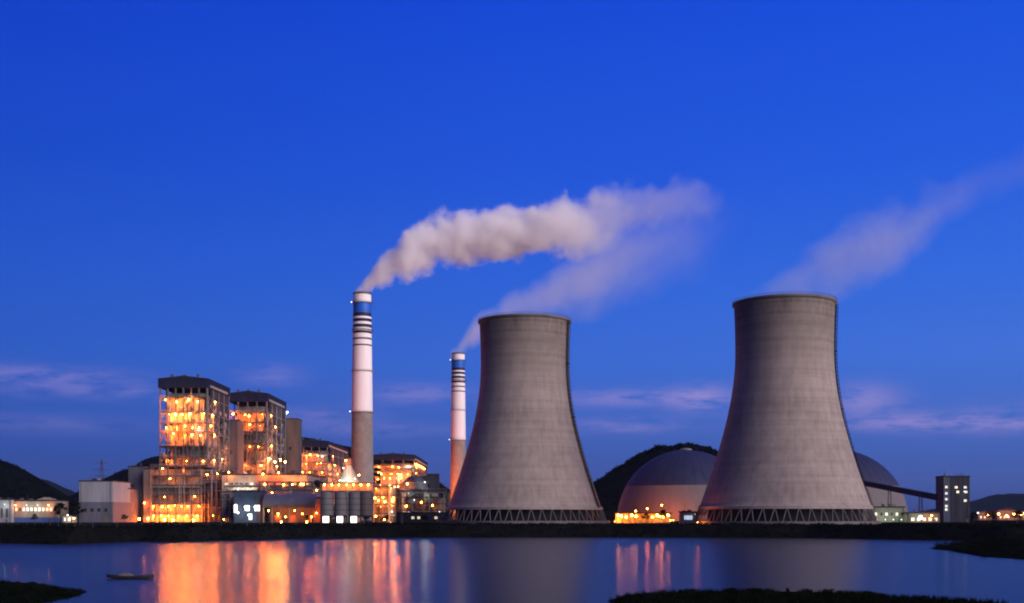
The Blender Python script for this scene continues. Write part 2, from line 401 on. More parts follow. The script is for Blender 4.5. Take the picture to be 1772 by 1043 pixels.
# ------------------------------------------------------------------ cooling towers
def tower_r(z):        # z above the tower's own ground
    zt = 90.0
    return 25.2 * math.sqrt(1 + ((z - zt) / (57.0 if z < zt else 105)) ** 2)
tm = bpy.data.materials.new('weathered_tower_concrete'); tm.use_nodes = True; t = tm.node_tree; b = t.nodes['Principled BSDF']
b.inputs['Roughness'].default_value = .92; b.inputs['Specular IOR Level'].default_value = .11
c = t.nodes.new('ShaderNodeTexCoord'); s_ = t.nodes.new('ShaderNodeSeparateXYZ'); t.links.new(c.outputs['Object'], s_.inputs[0])
def tnoise(sc, stretch, det=5):
    mp = t.nodes.new('ShaderNodeMapping'); mp.inputs['Scale'].default_value = stretch; t.links.new(c.outputs['Object'], mp.inputs[0])
    n = t.nodes.new('ShaderNodeTexNoise'); n.inputs['Scale'].default_value = sc; n.inputs['Detail'].default_value = det; n.inputs['Roughness'].default_value = .6
    t.links.new(mp.outputs[0], n.inputs['Vector']); return n.outputs['Fac']
rings = tnoise(.55, (.02, .02, 1), 3); streak = tnoise(.35, (1, 1, .035), 6); patch = tnoise(.045, (1, 1, 1), 5); fine = tnoise(.4, (1, 1, .6), 6)
joint = mth(t, 'LESS_THAN', mth(t, 'FRACT', mth(t, 'DIVIDE', s_.outputs[2], 1.5)), .07)
v = mth(t, 'MULTIPLY_ADD', rings, .55, .52)
v = mth(t, 'ADD', v, mth(t, 'MULTIPLY_ADD', streak, .75, -.375))
v = mth(t, 'ADD', v, mth(t, 'MULTIPLY_ADD', patch, .65, -.325))
v = mth(t, 'ADD', v, mth(t, 'MULTIPLY_ADD', fine, .35, -.175))
v = mth(t, 'SUBTRACT', v, mth(t, 'MULTIPLY', joint, .05))
topd = mth(t, 'MULTIPLY', mth(t, 'MULTIPLY_ADD', s_.outputs[2], 1 / 34, -80 / 34, clamp=True), mth(t, 'MULTIPLY_ADD', streak, 1.3, -.2))   # damp stains below the lip
v = mth(t, 'SUBTRACT', v, topd)
tcol = mixc(t, 1.0, ramp(t, v, [(0, (.055, .046, .042)), (1.0, (.345, .30, .272)), ]), (1, 1, 1), 'MULTIPLY')
t.links.new(tcol, b.inputs['Base Color'])
INNER = mat('dark_interior_fill', (.012, .012, .016), .9, .3, .2)  # darkness inside the tower is put into the fill's near-black colour

def ladder_mesh(cx, cyy, z0, azd, w, mb):
    a = R(azd); dirv = Vector((math.sin(a), -math.cos(a), 0)); tan = Vector((math.cos(a), math.sin(a), 0))
    def P(z, side, out): r = tower_r(z) + out; return Vector((cx, cyy, z0 + z)) + dirv * r + tan * side
    zs = [9 + 2.2 * i for i in range(49)]
    for za, zb in zip(zs, zs[1:]):
        for sd_ in (-w / 2, w / 2): mb.bar(P(za, sd_, .7), P(zb, sd_, .7), .42)
        for sd_ in (-w / 2, 0, w / 2): mb.bar(P(za, sd_, 1.7), P(zb, sd_, 1.7), .10)
        mb.bar(P(za, -w / 2, .7), P(za, w / 2, .7), .4); mb.bar(P(za + 1.1, -w / 2, .7), P(za + 1.1, w / 2, .7), .4)
        for sd_ in (-w / 2, w / 2): mb.bar(P(za, sd_, 0), P(za, sd_, 1.7), .14)
        mb.bar(P(za, -w / 2, 1.7), P(za, w / 2, 1.7), .12)
    for zp in (30, 60, 90): mb.bar(P(zp, -1.6, 1.0), P(zp, 1.6, 1.0), 1.6, .2)

def cooling_tower(px, D, label, azl):
    x0, y0, z0 = X(px, D), D, 6.0
    root = thing('cooling_tower', label, 'cooling tower', (x0, y0, z0), 'concrete cooling towers by the lake')
    zs = [8 + (115 - 8) * i / 60 for i in range(61)]
    prof = [(tower_r(z) - .45, z0 + z) for z in reversed(zs)] + [(tower_r(8) - .35, z0 + 7.6), (tower_r(8) + .45, z0 + 7.6), (tower_r(8) + .45, z0 + 9.0)] + [(tower_r(z), z0 + z) for z in zs[1:]]
    MB().lathe(x0, y0, prof, 128).build('shell', tm, root, True)
    r = tower_r(115)
    MB().lathe(x0, y0, [(r - .5, z0 + 114.2), (r - .9, z0 + 115.5), (r + .85, z0 + 115.5), (r + .85, z0 + 114.6), (r + .02, z0 + 113.8)], 128).build('rim', CONCD, root, True)
    rl = MB()
    for i in range(72):
        a = 2 * math.pi * i / 72; p = (x0 + (r + .7) * math.cos(a), y0 + (r + .7) * math.sin(a)); a2 = 2 * math.pi * (i + 1) / 72; q = (x0 + (r + .7) * math.cos(a2), y0 + (r + .7) * math.sin(a2))
        rl.bar((*p, z0 + 115.5), (*p, z0 + 116.6), .12)
        for zz in (116.05, 116.6): rl.bar((*p, z0 + zz), (*q, z0 + zz), .10)
    rl.build('railing', STEELD, root)
    rb, rt = 46.8, tower_r(8) + .05
    for i in range(48):
        for s in (-1, 1):
            a = 2 * math.pi * i / 48 + s * .34 * math.pi / 48; a2 = 2 * math.pi * i / 48 + s * .93 * math.pi / 48
            MB().tube((x0 + rb * math.cos(a), y0 + rb * math.sin(a), z0 + 1.2), (x0 + rt * math.cos(a2), y0 + rt * math.sin(a2), z0 + 7.8), .28, .26, 8).build('column', mat('column_concrete', (.12, .11, .11), .9, .25, .3, spec=0), root)
    MB().lathe(x0, y0, [(45.4, z0 - .5), (45.4, z0 + 1.5), (48.6, z0 + 1.5), (48.6, z0 - .5)], 96).build('basin', CONCD, root, True)
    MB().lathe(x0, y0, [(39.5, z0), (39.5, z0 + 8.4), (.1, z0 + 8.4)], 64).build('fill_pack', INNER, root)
    lm = MB(); ladder_mesh(x0, y0, z0, azl, 2.3, lm); lm.build('ladder', mat('sooty_steel', (.02, .018, .018), .8, .3, .3, spec=0), root)
    return root
cooling_tower(908, 678, 'left cooling tower, with a dark caged ladder running down its right flank', 68)
cooling_tower(1357, 620, 'right cooling tower, standing nearer and taller in front of the coal domes', 84)

# ------------------------------------------------------------------ chimneys
def chimney(px, D, ytop, label, tint_lower):
    x0, y0, z0 = X(px, D), D, 6.0; H = Z(ytop, D) - z0; k = H / 207.0
    root = thing('chimney', label, 'chimney', (x0, y0, z0), 'tall power plant chimneys')
    def r(h): return (10.6 - 2.6 * (h / H)) * k
    def seg(name, h0, h1, m_, proud=0, n=2): MB().lathe(x0, y0, [(r(h0 + (h1 - h0) * i / n) + proud, z0 + h0 + (h1 - h0) * i / n) for i in range(n + 1)], 48).build(name, m_, root, True)
    S = lambda f: f * H
    seg('base_shaft', 0, S(.475), tint_lower, 0, 6)
    seg('white_shaft', S(.475), S(.765), WHITEP, .0, 4)
    # stripes of the upper shaft: white and dark bands, each its own ring
    cur = .765
    for nm, hgt, mm in (('dark_stripe', .007, STEELD), ('white_stripe', .021, WHITEP), ('dark_stripe', .008, STEELD), ('white_stripe', .019, WHITEP), ('dark_stripe', .011, DARKP), ('white_stripe', .015, WHITEP), ('dark_stripe', .014, DARKP), ('white_stripe', .011, WHITEP),
                        ('dark_stripe', .014, DARKP), ('white_stripe', .009, WHITEP), ('dark_stripe', .016, DARKP), ('blue_band', .044, BLUEP)):
        seg(nm, S(cur), S(cur + hgt), mm, .0, 1); cur += hgt
    seg('top_shaft', S(cur), S(.992), WHITEP, 0, 1)
    MB().lathe(x0, y0, [(r(H), z0 + S(.992)), (r(H) + .5 * k, z0 + S(.992)), (r(H) + .5 * k, z0 + H), (r(H) - 1.2 * k, z0 + H), (r(H) - 1.2 * k, z0 + H - 6), (.1, z0 + H - 6)], 48).build('cap', STEELD, root, True)
    for f in (.475, .655, .835, .955):
        p = MB().lathe(x0, y0, [(r(S(f)) - .1, z0 + S(f)), (r(S(f)) + 1.5, z0 + S(f)), (r(S(f)) + 1.5, z0 + S(f) + .35), (r(S(f)) - .1, z0 + S(f) + .35)], 48)
        for i in range(24):
            a = 2 * math.pi * i / 24; a2 = a + 2 * math.pi / 24; rr = r(S(f)) + 1.45
            p.bar((x0 + rr * math.cos(a), y0 + rr * math.sin(a), z0 + S(f)), (x0 + rr * math.cos(a), y0 + rr * math.sin(a), z0 + S(f) + 1.4), .12)
            p.bar((x0 + rr * math.cos(a), y0 + rr * math.sin(a), z0 + S(f) + 1.4), (x0 + rr * math.cos(a2), y0 + rr * math.sin(a2), z0 + S(f) + 1.4), .12)
        p.build('platform', STEELL if f < .8 else STEELD, root)
    ld = MB(); a = R(-60)
    for i in range(60):
        h0, h1 = S(i / 62), S((i + 1) / 62)
        for s in (-.5, .5): ld.bar((x0 + (r(h0) + .5) * math.sin(a) + s, y0 - (r(h0) + .5) * math.cos(a), z0 + h0), (x0 + (r(h1) + .5) * math.sin(a) + s, y0 - (r(h1) + .5) * math.cos(a), z0 + h1), .2)
    ld.build('ladder', STEEL, root)
    # obstruction lights on the left rim of two platforms
    for f in (.475, .955):
        MB().ball((x0 - (r(S(f)) + 1.6), y0 - 1, z0 + S(f) + 1.0), .55).build('warning_light', E_WH, root, True)
    return root
chimney(627, 1100, 507, 'taller chimney with many stripes under its blue band, pale above and bare concrete below', CONC)
chimney(793, 1490, 611, 'farther chimney beside the left cooling tower, its lower shaft glowing orange', mat('warm_concrete', (.25, .215, .195), .9, .22, .12))

# ------------------------------------------------------------------ smoke and steam
def float_curve(tree, sock, pts, x0, x1, y0, y1):
    n = tree.nodes.new('ShaderNodeFloatCurve'); cv = n.mapping.curves[0]
    P = [((a - x0) / (x1 - x0), (b - y0) / (y1 - y0)) for a, b in pts]
    cv.points[0].location = P[0]; cv.points[1].location = P[-1]
    for p in P[1:-1]: cv.points.new(*p)
    n.mapping.use_clip = False; n.mapping.update()
    tree.links.new(mth(tree, 'DIVIDE', mth(tree, 'SUBTRACT', sock, x0), x1 - x0, clamp=True), n.inputs['Value'])
    return mth(tree, 'MULTIPLY_ADD', n.outputs[0], y1 - y0, y0)
def plume(label, px, py, D, path, density, nscale, namp, edge, name='smoke_plume', color=(.995, .99, .995), step=.28, aniso=-.25, seed=0.0, ymul=1.0, vs=1.0, rag=0.0):
    """path: (dx, up, half height, weight) in metres x k, along the wind; the body is a real volume"""
    k = D / F; pts = [(a * k, u * k, r * k, w) for a, u, r, w in path]
    x0, x1 = pts[0][0], pts[-1][0]
    zs0 = min(p[1] for p in pts); zs1 = max(p[1] for p in pts); rm = max(p[2] for p in pts)
    m = MB(); n = 20; G = 1.45
    for (a, u, r, w) in pts:
        for i in range(n):
            th = 2 * math.pi * i / n; m.v.append((a, math.cos(th) * r * G * ymul, u + math.sin(th) * r * G))
    for j in range(len(pts) - 1):
        for i in range(n):
            q = (i + 1) % n; m.f.append((j * n + i, j * n + q, j * n + n + q, j * n + n + i))
    m.f.append(tuple(reversed(range(n)))); m.f.append(tuple((len(pts) - 1) * n + i for i in range(n)))
    mt = bpy.data.materials.new('smoke_volume'); mt.use_nodes = True; t = mt.node_tree
    for q in list(t.nodes): t.nodes.remove(q)
    out = t.nodes.new('ShaderNodeOutputMaterial'); pv = t.nodes.new('ShaderNodeVolumePrincipled')
    pv.inputs['Color'].default_value = (*color, 1); pv.inputs['Anisotropy'].default_value = aniso
    t.links.new(pv.outputs[0], out.inputs['Volume'])
    c = t.nodes.new('ShaderNodeTexCoord'); sp = t.nodes.new('ShaderNodeSeparateXYZ')
    # warp the position a little so the edges billow
    wn = t.nodes.new('ShaderNodeTexNoise'); wn.inputs['Scale'].default_value = nscale * .8; wn.inputs['Detail'].default_value = 1
    mp = t.nodes.new('ShaderNodeMapping'); mp.inputs['Location'].default_value = (seed, seed * 2, -seed); t.links.new(c.outputs['Object'], mp.inputs[0]); t.links.new(mp.outputs[0], wn.inputs['Vector'])
    vm = t.nodes.new('ShaderNodeVectorMath'); vm.operation = 'SUBTRACT'; t.links.new(wn.outputs['Color'], vm.inputs[0]); vm.inputs[1].default_value = (.5, .5, .5)
    vm2 = t.nodes.new('ShaderNodeVectorMath'); vm2.operation = 'SCALE'; t.links.new(vm.outputs[0], vm2.inputs[0]); vm2.inputs['Scale'].default_value = rm * .55
    vm3 = t.nodes.new('ShaderNodeVectorMath'); vm3.operation = 'ADD'; t.links.new(c.outputs['Object'], vm3.inputs[0]); t.links.new(vm2.outputs[0], vm3.inputs[1])
    t.links.new(c.outputs['Object'], sp.inputs[0]); xx = sp.outputs[0]
    sw = t.nodes.new('ShaderNodeSeparateXYZ'); t.links.new(vm3.outputs[0], sw.inputs[0])
    # near the mouth the smoke keeps to the flue, so the warp grows with distance
    grow = mth(t, 'DIVIDE', mth(t, 'SUBTRACT', xx, x0), (x1 - x0) * .12, clamp=True)
    def blend(a, b): return mth(t, 'ADD', a, mth(t, 'MULTIPLY', grow, mth(t, 'SUBTRACT', b, a)))
    zz = blend(sp.outputs[2], sw.outputs[2]); yy = blend(sp.outputs[1], sw.outputs[1])
    zc = float_curve(t, xx, [(p[0], p[1]) for p in pts], x0, x1, zs0, zs1 + .01)
    rr = float_curve(t, xx, [(p[0], p[2]) for p in pts], x0, x1, 0, rm)
    ww = float_curve(t, xx, [(p[0], p[3]) for p in pts], x0, x1, 0, 1)
    dz = mth(t, 'DIVIDE', mth(t, 'SUBTRACT', zz, zc), rr); dy = mth(t, 'DIVIDE', mth(t, 'DIVIDE', yy, rr), ymul)
    d = mth(t, 'SQRT', mth(t, 'ADD', mth(t, 'MULTIPLY', dz, dz), mth(t, 'MULTIPLY', dy, dy)))
    fn = t.nodes.new('ShaderNodeTexNoise'); fn.inputs['Scale'].default_value = nscale; fn.inputs['Detail'].default_value = 6; fn.inputs['Roughness'].default_value = .68
    mp2 = t.nodes.new('ShaderNodeMapping'); mp2.inputs['Location'].default_value = (seed * 3, 0, seed); mp2.inputs['Scale'].default_value = (1, 1, vs); t.links.new(c.outputs['Object'], mp2.inputs[0]); t.links.new(mp2.outputs[0], fn.inputs['Vector'])
    body = mth(t, 'ADD', mth(t, 'SUBTRACT', 1.0, d), mth(t, 'MULTIPLY', mth(t, 'SUBTRACT', fn.outputs['Fac'], .55), namp))
    if rag:     # the far end tears into separate puffs
        rn = t.nodes.new('ShaderNodeTexNoise'); rn.inputs['Scale'].default_value = nscale * .42; rn.inputs['Detail'].default_value = 2
        mp3 = t.nodes.new('ShaderNodeMapping'); mp3.inputs['Location'].default_value = (seed * 7, seed, 0); t.links.new(c.outputs['Object'], mp3.inputs[0]); t.links.new(mp3.outputs[0], rn.inputs['Vector'])
        far = mth(t, 'POWER', mth(t, 'DIVIDE', mth(t, 'SUBTRACT', xx, x0), x1 - x0, clamp=True), 2.6)
        body = mth(t, 'ADD', body, mth(t, 'MULTIPLY', mth(t, 'MULTIPLY', mth(t, 'SUBTRACT', rn.outputs['Fac'], .53), rag), far))
    body = mth(t, 'MULTIPLY', body, edge, clamp=True)
    fade = mth(t, 'MULTIPLY', mth(t, 'SUBTRACT', G - .05, d), 4, clamp=True)
    ww2 = mth(t, 'MAXIMUM', ww, 0)
    t.links.new(mth(t, 'MULTIPLY', mth(t, 'MULTIPLY', mth(t, 'MULTIPLY', body, fade), ww2), density), pv.inputs['Density'])
    try: mt.cycles.volume_step_rate = step
    except Exception: pass
    ob = m.build(name, mt); ob.location = (X(px, D), D, Z(py, D))
    tag(ob, label, 'smoke' if name == 'smoke_plume' else 'steam')
    return ob
plume('thick white smoke plume bending right from the taller striped chimney', 627, 510, 1100,
      [(-12, -2, 13, 1), (0, 8, 16, 1), (25, 32, 28, 1), (60, 60, 40, 1), (100, 82, 45, 1), (150, 98, 48, 1), (200, 102, 46, .95), (260, 112, 50, .9), (330, 120, 55, .7), (385, 126, 52, .36),
       (425, 134, 54, .15), (480, 150, 52, .09), (560, 164, 40, .045), (640, 150, 34, .012), (720, 145, 40, 0)], .17, .034, 2.0, 1.9, seed=2.6, rag=9.0)
plume('faint mauve smoke plume from the farther chimney, drifting behind the left cooling tower', 793, 613, 1490,
      [(-13, -2, 11, 1), (0, 6, 15, 1), (20, 30, 27, 1), (40, 46, 34, .9), (80, 70, 32, .6), (150, 105, 40, .42), (220, 140, 52, .34), (290, 176, 60, .22), (350, 200, 60, .11), (430, 222, 55, .035), (500, 240, 50, 0)],
      .036, .025, 1.2, 1.3, seed=5.0, rag=3.0)
plume('faint mauve steam drifting right off the left cooling tower', 908, 542, 678,
      [(-70, -4, 8, .3), (-30, 4, 18, .6), (20, 14, 32, .8), (70, 28, 48, .9), (125, 44, 66, .85), (180, 70, 80, .6), (240, 95, 80, .3), (300, 110, 70, .1), (360, 120, 60, 0)],
      0.017, .05, 1.6, 1.0, name='steam_plume', seed=9.0, rag=4.0)
plume('mauve steam trailing up to the right from the right cooling tower', 1357, 510, 620,
      [(-82, -10, 10, .5), (-45, 0, 22, .8), (10, 22, 46, 1), (60, 44, 62, 1), (110, 64, 74, .95), (170, 90, 76, .9), (228, 116, 68, .75), (285, 158, 48, .42), (345, 192, 46, .24), (415, 220, 44, .17), (500, 240, 44, .1), (600, 262, 40, 0)],
      .024, .050, 1.8, 1.0, name='steam_plume', seed=13.0, rag=5.0)
#PART2
# ------------------------------------------------------------------ boiler houses
def boiler_house(label, x0, x1, y0, y1, z1, lit, nlev, seed, hood=9.0, nx=5, ny=5, clad_from=.0, stair=True, pw=1.0, detail=True):
    """open steel frame with decks round a hung furnace; lit = {level: (kind, lamps along the front, power)}"""
    rnd = random.Random(seed); z0 = 6.0; zt = z1 - hood
    root = thing('boiler_house', label, 'boiler house', ((x0 + x1) / 2, (y0 + y1) / 2, z0), 'steel framed boiler houses')
    xc = [x0 + (x1 - x0) * i / (nx - 1) for i in range(nx)]; yc = [y0 + (y1 - y0) * i / (ny - 1) for i in range(ny)]
    for j, y in enumerate(yc):
        for i, x in enumerate(xc):
            if 0 < i < nx - 1 and 0 < j < ny - 1: continue
            w = .85 if j else 1.0
            MB().box(x - w / 2, x + w / 2, y - w / 2, y + w / 2, z0 - .5, zt).build('column', STEEL, root)
    lv = [z0 + (zt - z0) * (k + (rnd.uniform(-.2, .2) if k < nlev else 0)) / nlev for k in range(1, nlev + 1)]
    fx0, fx1, fy0, fy1 = x0 + (x1 - x0) * .13, x1 - (x1 - x0) * .13, y0 + (y1 - y0) * .14, y1 - (y1 - y0) * .15
    for k, z in enumerate(lv[:-1]):
        d = MB()      # deck ring round the furnace, with edge girders
        a = .6
        cuts = sorted([x0 - a, x1 + a] + [rnd.uniform(x0 + 3, x1 - 3) for _ in range(3)])
        for ca_, cb_ in zip(cuts, cuts[1:]): d.box(ca_ + .02, cb_ - .02, y0 - a + rnd.choice((0, 0, 1.5, 4.5, -1.2)), fy0 - .4, z - .25, z)
        d.box(x0 - a, x1 + a, fy1 + .4, y1 + a, z - .25, z)
        d.box(x0 - a, fx0 - .4, fy0 - .4, fy1 + .4, z - .25, z); d.box(fx1 + .4, x1 + a, fy0 - .4, fy1 + .4, z - .25, z)
        d.box(x0 - a, x1 + a, y0 - .35, y0 + .15, z - 1.05, z - .25); d.box(x1 - .15, x1 + .35, y0 + .2, y1, z - 1.05, z - .25); d.box(x0 - .35, x0 + .15, y0 + .2, y1, z - 1.05, z - .25)
        for x in xc[1:-1]: d.box(x - .2, x + .2, y0 + .2, fy0 - .5, z - .9, z - .25)
        dk = d.build('floor_deck', STEEL, root)
        if detail:
            r_ = MB()
            for zz in (.55, 1.1):
                r_.bar((x0 - .5, y0 - .5, z + zz), (x1 + .5, y0 - .5, z + zz), .12); r_.bar((x1 + .5, y0 - .5, z + zz), (x1 + .5, y1, z + zz), .12)
            q = x0 - .5
            while q < x1 + .5: r_.bar((q, y0 - .5, z), (q, y0 - .5, z + 1.1), .12); q += 2.2
            r_.build('railing', STEELL, dk)
    # furnace: ribbed box on a hopper
    f = MB(); fz0 = z0 + (zt - z0) * .34
    f.box(fx0, fx1, fy0, fy1, fz0, zt - 3)
    z = fz0 + 2
    while z < zt - 4:
        f.box(fx0 - .5, fx1 + .5, fy0 - .5, fy0, z, z + .5); f.box(fx1, fx1 + .5, fy0, fy1, z, z + .5); z += 4.2
    mx, my = (fx0 + fx1) / 2, (fy0 + fy1) / 2; b_ = len(f.v)
    f.v += [(fx0, fy0, fz0), (fx1, fy0, fz0), (fx1, fy1, fz0), (fx0, fy1, fz0), (fx0, my - 2, fz0 - 11), (fx1, my - 2, fz0 - 11), (fx1, my + 2, fz0 - 11), (fx0, my + 2, fz0 - 11)]
    f.f += [tuple(b_ + i for i in q) for q in ((0, 1, 5, 4), (1, 2, 6, 5), (2, 3, 7, 6), (3, 0, 4, 7), (4, 5, 6, 7))]
    f.build('furnace', CLAD, root)
    # ducts, headers and downpipes hung outside the furnace wall
    for k in range(5):
        xa = fx0 + (fx1 - fx0) * rnd.uniform(0, .8); w = rnd.uniform(1.6, 3.6); za = z0 + (zt - z0) * rnd.uniform(.15, .7); hh = rnd.uniform(4, 13); yb = rnd.uniform(2.5, 5)
        MB().box(xa, xa + w, fy0 - yb, fy0 - .6, za, za + hh).build('duct', rnd.choice([CLAD, GREYC, STEELL, RUST]), root)
    for k in range(9):
        xa = x0 + (x1 - x0) * rnd.uniform(.04, .96); rr = rnd.uniform(.3, .75); za = z0 + (zt - z0) * rnd.uniform(0, .5); zb = za + (zt - z0) * rnd.uniform(.25, .5); ya = y0 + rnd.uniform(1.5, 6)
        MB().tube((xa, ya, za), (xa, ya, min(zb, zt - 1)), rr, n=8).build('pipe', rnd.choice([STEELL, CLAD, STEEL]), root)
    for k in range(4):
        z = lv[rnd.randrange(2, nlev - 1)] - 2.2; rr = rnd.uniform(.5, 1.0); ya = y0 + rnd.uniform(1.5, 4)
        MB().tube((x0 + 1, ya, z), (x1 - 1, ya, z), rr, n=8).build('pipe', CLAD, root)
    for k in range(3):      # drums and tanks on the decks
        z = lv[rnd.randrange(1, nlev - 2)]; xa = x0 + (x1 - x0) * rnd.uniform(.15, .8); 
        MB().lathe(xa, y0 + 4.5, [(.1, z), (1.9, z), (1.9, z + 3.6), (1.2, z + 4.4), (.1, z + 4.6)], 16).build('tank', CLAD, root, True)
    if detail:     # hangers, cable trays, small vessels and cabinets crowding every deck
        cl_ = [(MB(), m_) for m_ in (STEEL, STEELL, CLAD, RUST, STEELD)]
        for k, z in enumerate([z0] + lv[:-2]):
            zn = lv[k] - 1.1
            for q in range(13):
                b_ = rnd.choice(cl_)[0]; xa = rnd.uniform(x0, x1 - 2); ya = y0 + rnd.uniform(.3, 5); u = rnd.random()
                if u < .35: b_.box(xa, xa + rnd.uniform(.8, 2.6), ya, ya + 1.5, z + .02, z + rnd.uniform(1.2, 3.6))
                elif u < .6: b_.tube((xa, ya, z), (xa, ya, zn), rnd.uniform(.15, .45), n=7)
                elif u < .8: b_.bar((xa, ya, zn - rnd.uniform(0, 2)), (xa + rnd.uniform(3, 9), ya, zn - rnd.uniform(0, 2)), rnd.uniform(.25, .7))
                else: b_.bar((xa, ya, z), (xa + rnd.uniform(-3, 3), ya, zn), .22)
            for q in range(9):
                b_ = rnd.choice(cl_)[0]; ya = rnd.uniform(y0 + 2, y1 - 3); xa = x1 - rnd.uniform(.4, 3)
                if rnd.random() < .5: b_.tube((xa, ya, z), (xa, ya, zn), rnd.uniform(.2, .6), n=7)
                else: b_.bar((xa, ya, z), (xa, ya + rnd.uniform(-6, 6), zn), .3)
        for b_, m_ in cl_: b_.build('deck_equipment', m_, root)['kind'] = 'stuff'
    # bracing in some front and side bays
    for k in range(nlev - 1):
        for i in range(nx - 1):
            if (i in (0, nx - 2) and k % 2 == seed % 2) or rnd.random() < .10:
                za, zb = (lv[k - 1] if k else z0), lv[k] - 1; b_ = MB(); xm = (xc[i] + xc[i + 1]) / 2
                b_.bar((xc[i], y0 - .1, za), (xm, y0 - .1, zb), .4); b_.bar((xm, y0 - .1, zb), (xc[i + 1], y0 - .1, za), .4); b_.build('brace', STEEL, root)
    for k in range(0, nlev - 1):
        za, zb = (lv[k - 1] if k else z0), lv[k] - 1; j = k % (ny - 1)
        MB().bar((x1, yc[j], za), (x1, yc[j + 1], zb), .45).build('brace', STEEL, root)
    # sheeting on the flank
    s_ = MB(); zc0 = zt - (zt - z0) * .22
    s_.box(x1 + .4, x1 + .6, y0 + (y1 - y0) * .12, y1, zc0, zt)
    y = y0 + (y1 - y0) * .12
    while y < y1 - 1: s_.box(x1 + .6, x1 + .85, y, y + .5, zc0, zt); y += 3
    s_.build('flank_sheeting', GREYC, root)
    # roof hood: dark sheeted penthouse with a shallow pitched roof
    h = MB(); o = 1.2
    h.box(x0 - o, x1 + o, y0 - o, y1 + o, zt, z1 - 2.2)
    x = x0 - o
    while x < x1 + o: h.box(x, x + .3, y0 - o - .18, y0 - o, zt + .3, z1 - 2.2); x += 1.8
    y = y0
    while y < y1 + o: h.box(x1 + o, x1 + o + .18, y, y + .3, zt + .3, z1 - 2.2); y += 1.8
    hd = h.build('roof_hood', HOOD, root)
    mxx = (x0 + x1) / 2
    MB().prism([(x0 - o - .6, z1 - 2.2), (mxx, z1), (x1 + o + .6, z1 - 2.2)], y0 - o - .6, y1 + o + .6).build('roof', ROOFD, hd)
    for k in range(3):
        xa = x0 + (x1 - x0) * (.2 + .28 * k); MB().lathe(xa, y0 + 7, [(.8, z1 - 2), (.8, z1 + .8), (1.3, z1 + .9), (1.3, z1 + 1.6), (.1, z1 + 2.1)], 12).build('vent', STEEL, hd, True)
    MB().box(x1 + o - .2, x1 + o + .5, y0 + 5, y1 - 8, zt + .8, zt + 2.6).build('louvre', STEELL, hd)
    fm = MB()      # open lattice over the flank
    for k in range(nlev - 1):
        za, zb = (lv[k - 1] if k else z0), lv[k] - 1
        for j in range(ny - 1):
            if rnd.random() < .6: fm.bar((x1 + .75, yc[j], za), (x1 + .75, yc[j + 1], zb), .35); fm.bar((x1 + .75, yc[j + 1], za), (x1 + .75, yc[j], zb), .35)
            if rnd.random() < .5: fm.box(x1 - 2, x1 + rnd.uniform(.3, 1.4), yc[j] + 2, yc[j] + rnd.uniform(4, 9), za + .2, za + rnd.uniform(2, 5))
        fm.bar((x1 + .75, y0, zb), (x1 + .75, y1, zb), .3)
    for j in range(ny): fm.bar((x1 + .75, yc[j], z0), (x1 + .75, yc[j], zt), .45)
    fm.build('flank_lattice', STEELL, root)
    if stair:      # zigzag stair hung on the front
        st = MB(); xa = x0 + (x1 - x0) * .60; w = 4.6; ya = y0 - 2.4; zz = z0; k = 0
        for px_ in (xa, xa + w): st.box(px_ - .2, px_ + .2, ya - .9, ya - .5, z0 - .5, zt - 8); st.box(px_ - .2, px_ + .2, ya + 1.3, ya + 1.7, z0 - .5, zt - 8)
        while zz < zt - 11:
            p, q = ((xa, xa + w) if k % 2 == 0 else (xa + w, xa))
            st.bar((p, ya + (.8 if k % 2 else 0), zz), (q, ya + (.8 if k % 2 else 0), zz + 3.6), .9, .35); st.bar((p, ya - .4, zz + 1), (q, ya - .4, zz + 4.6), .12)
            st.box(q - .6, q + .6, ya - .5, ya + 1.9, zz + 3.5, zz + 3.7); zz += 3.6; k += 1
        st.build('staircase', STEEL, root)
    for k, (kind, nl, p) in lit.items():
        z = lv[k] - 1.9
        for i in range(nl):
            xx = x0 + 1.2 + (x1 - x0 - 2.4) * (i + .5 + rnd.uniform(-.3, .3)) / nl
            out = i % 2 == k % 2
            lamp(root, (xx, y0 + (-1.6 if out else rnd.uniform(.8, 3.5)), z + rnd.uniform(-2.6, .3)), kind if (i * 5 + k * 3) % 11 else 'w', p * pw * rnd.uniform(.25, 1.1) * (.75 if out else .9), rnd.uniform(.35, .7), fwd=1.0 if out else -.6)
        if nl > 2:
            lamp(root, (x1 + .9, y0 + (y1 - y0) * rnd.uniform(.1, .5), z), kind, p * pw * .7, .55)
    return root

B1 = boiler_house('nearest boiler house, the tallest and leftmost, its upper decks ablaze with orange lamps', X(277, 880), X(358, 880), 880, 946, Z(650, 880), {
    10: ('y', 4, 9000), 9: ('y', 5, 11000), 8: ('o', 5, 11000), 7: ('o', 5, 9000), 5: ('o', 3, 5000), 4: ('o', 2, 2500), 3: ('o', 3, 4000)}, 12, 3, nx=7)
B2 = boiler_house('second boiler house, just right of the tallest one, brightest on its lower right decks', X(396, 985), X(461, 985), 985, 1064, Z(676, 985), {
    10: ('o', 4, 9000), 9: ('o', 3, 5000), 7: ('o', 3, 5000), 5: ('o', 4, 8000), 4: ('o', 5, 12000), 3: ('o', 5, 12000), 2: ('o', 3, 6000)}, 12, 8)
for p in ((X(468, 990), 986, 58), (X(478, 990), 984, 55), (X(492, 1000), 984, 57), (X(500, 1000), 984, 55)): lamp(B2, p, 'y', 12000, .8)
lamp(B2, (X(497, 1030), 1030, Z(713, 1030)), 'w', 3000, 1.0)
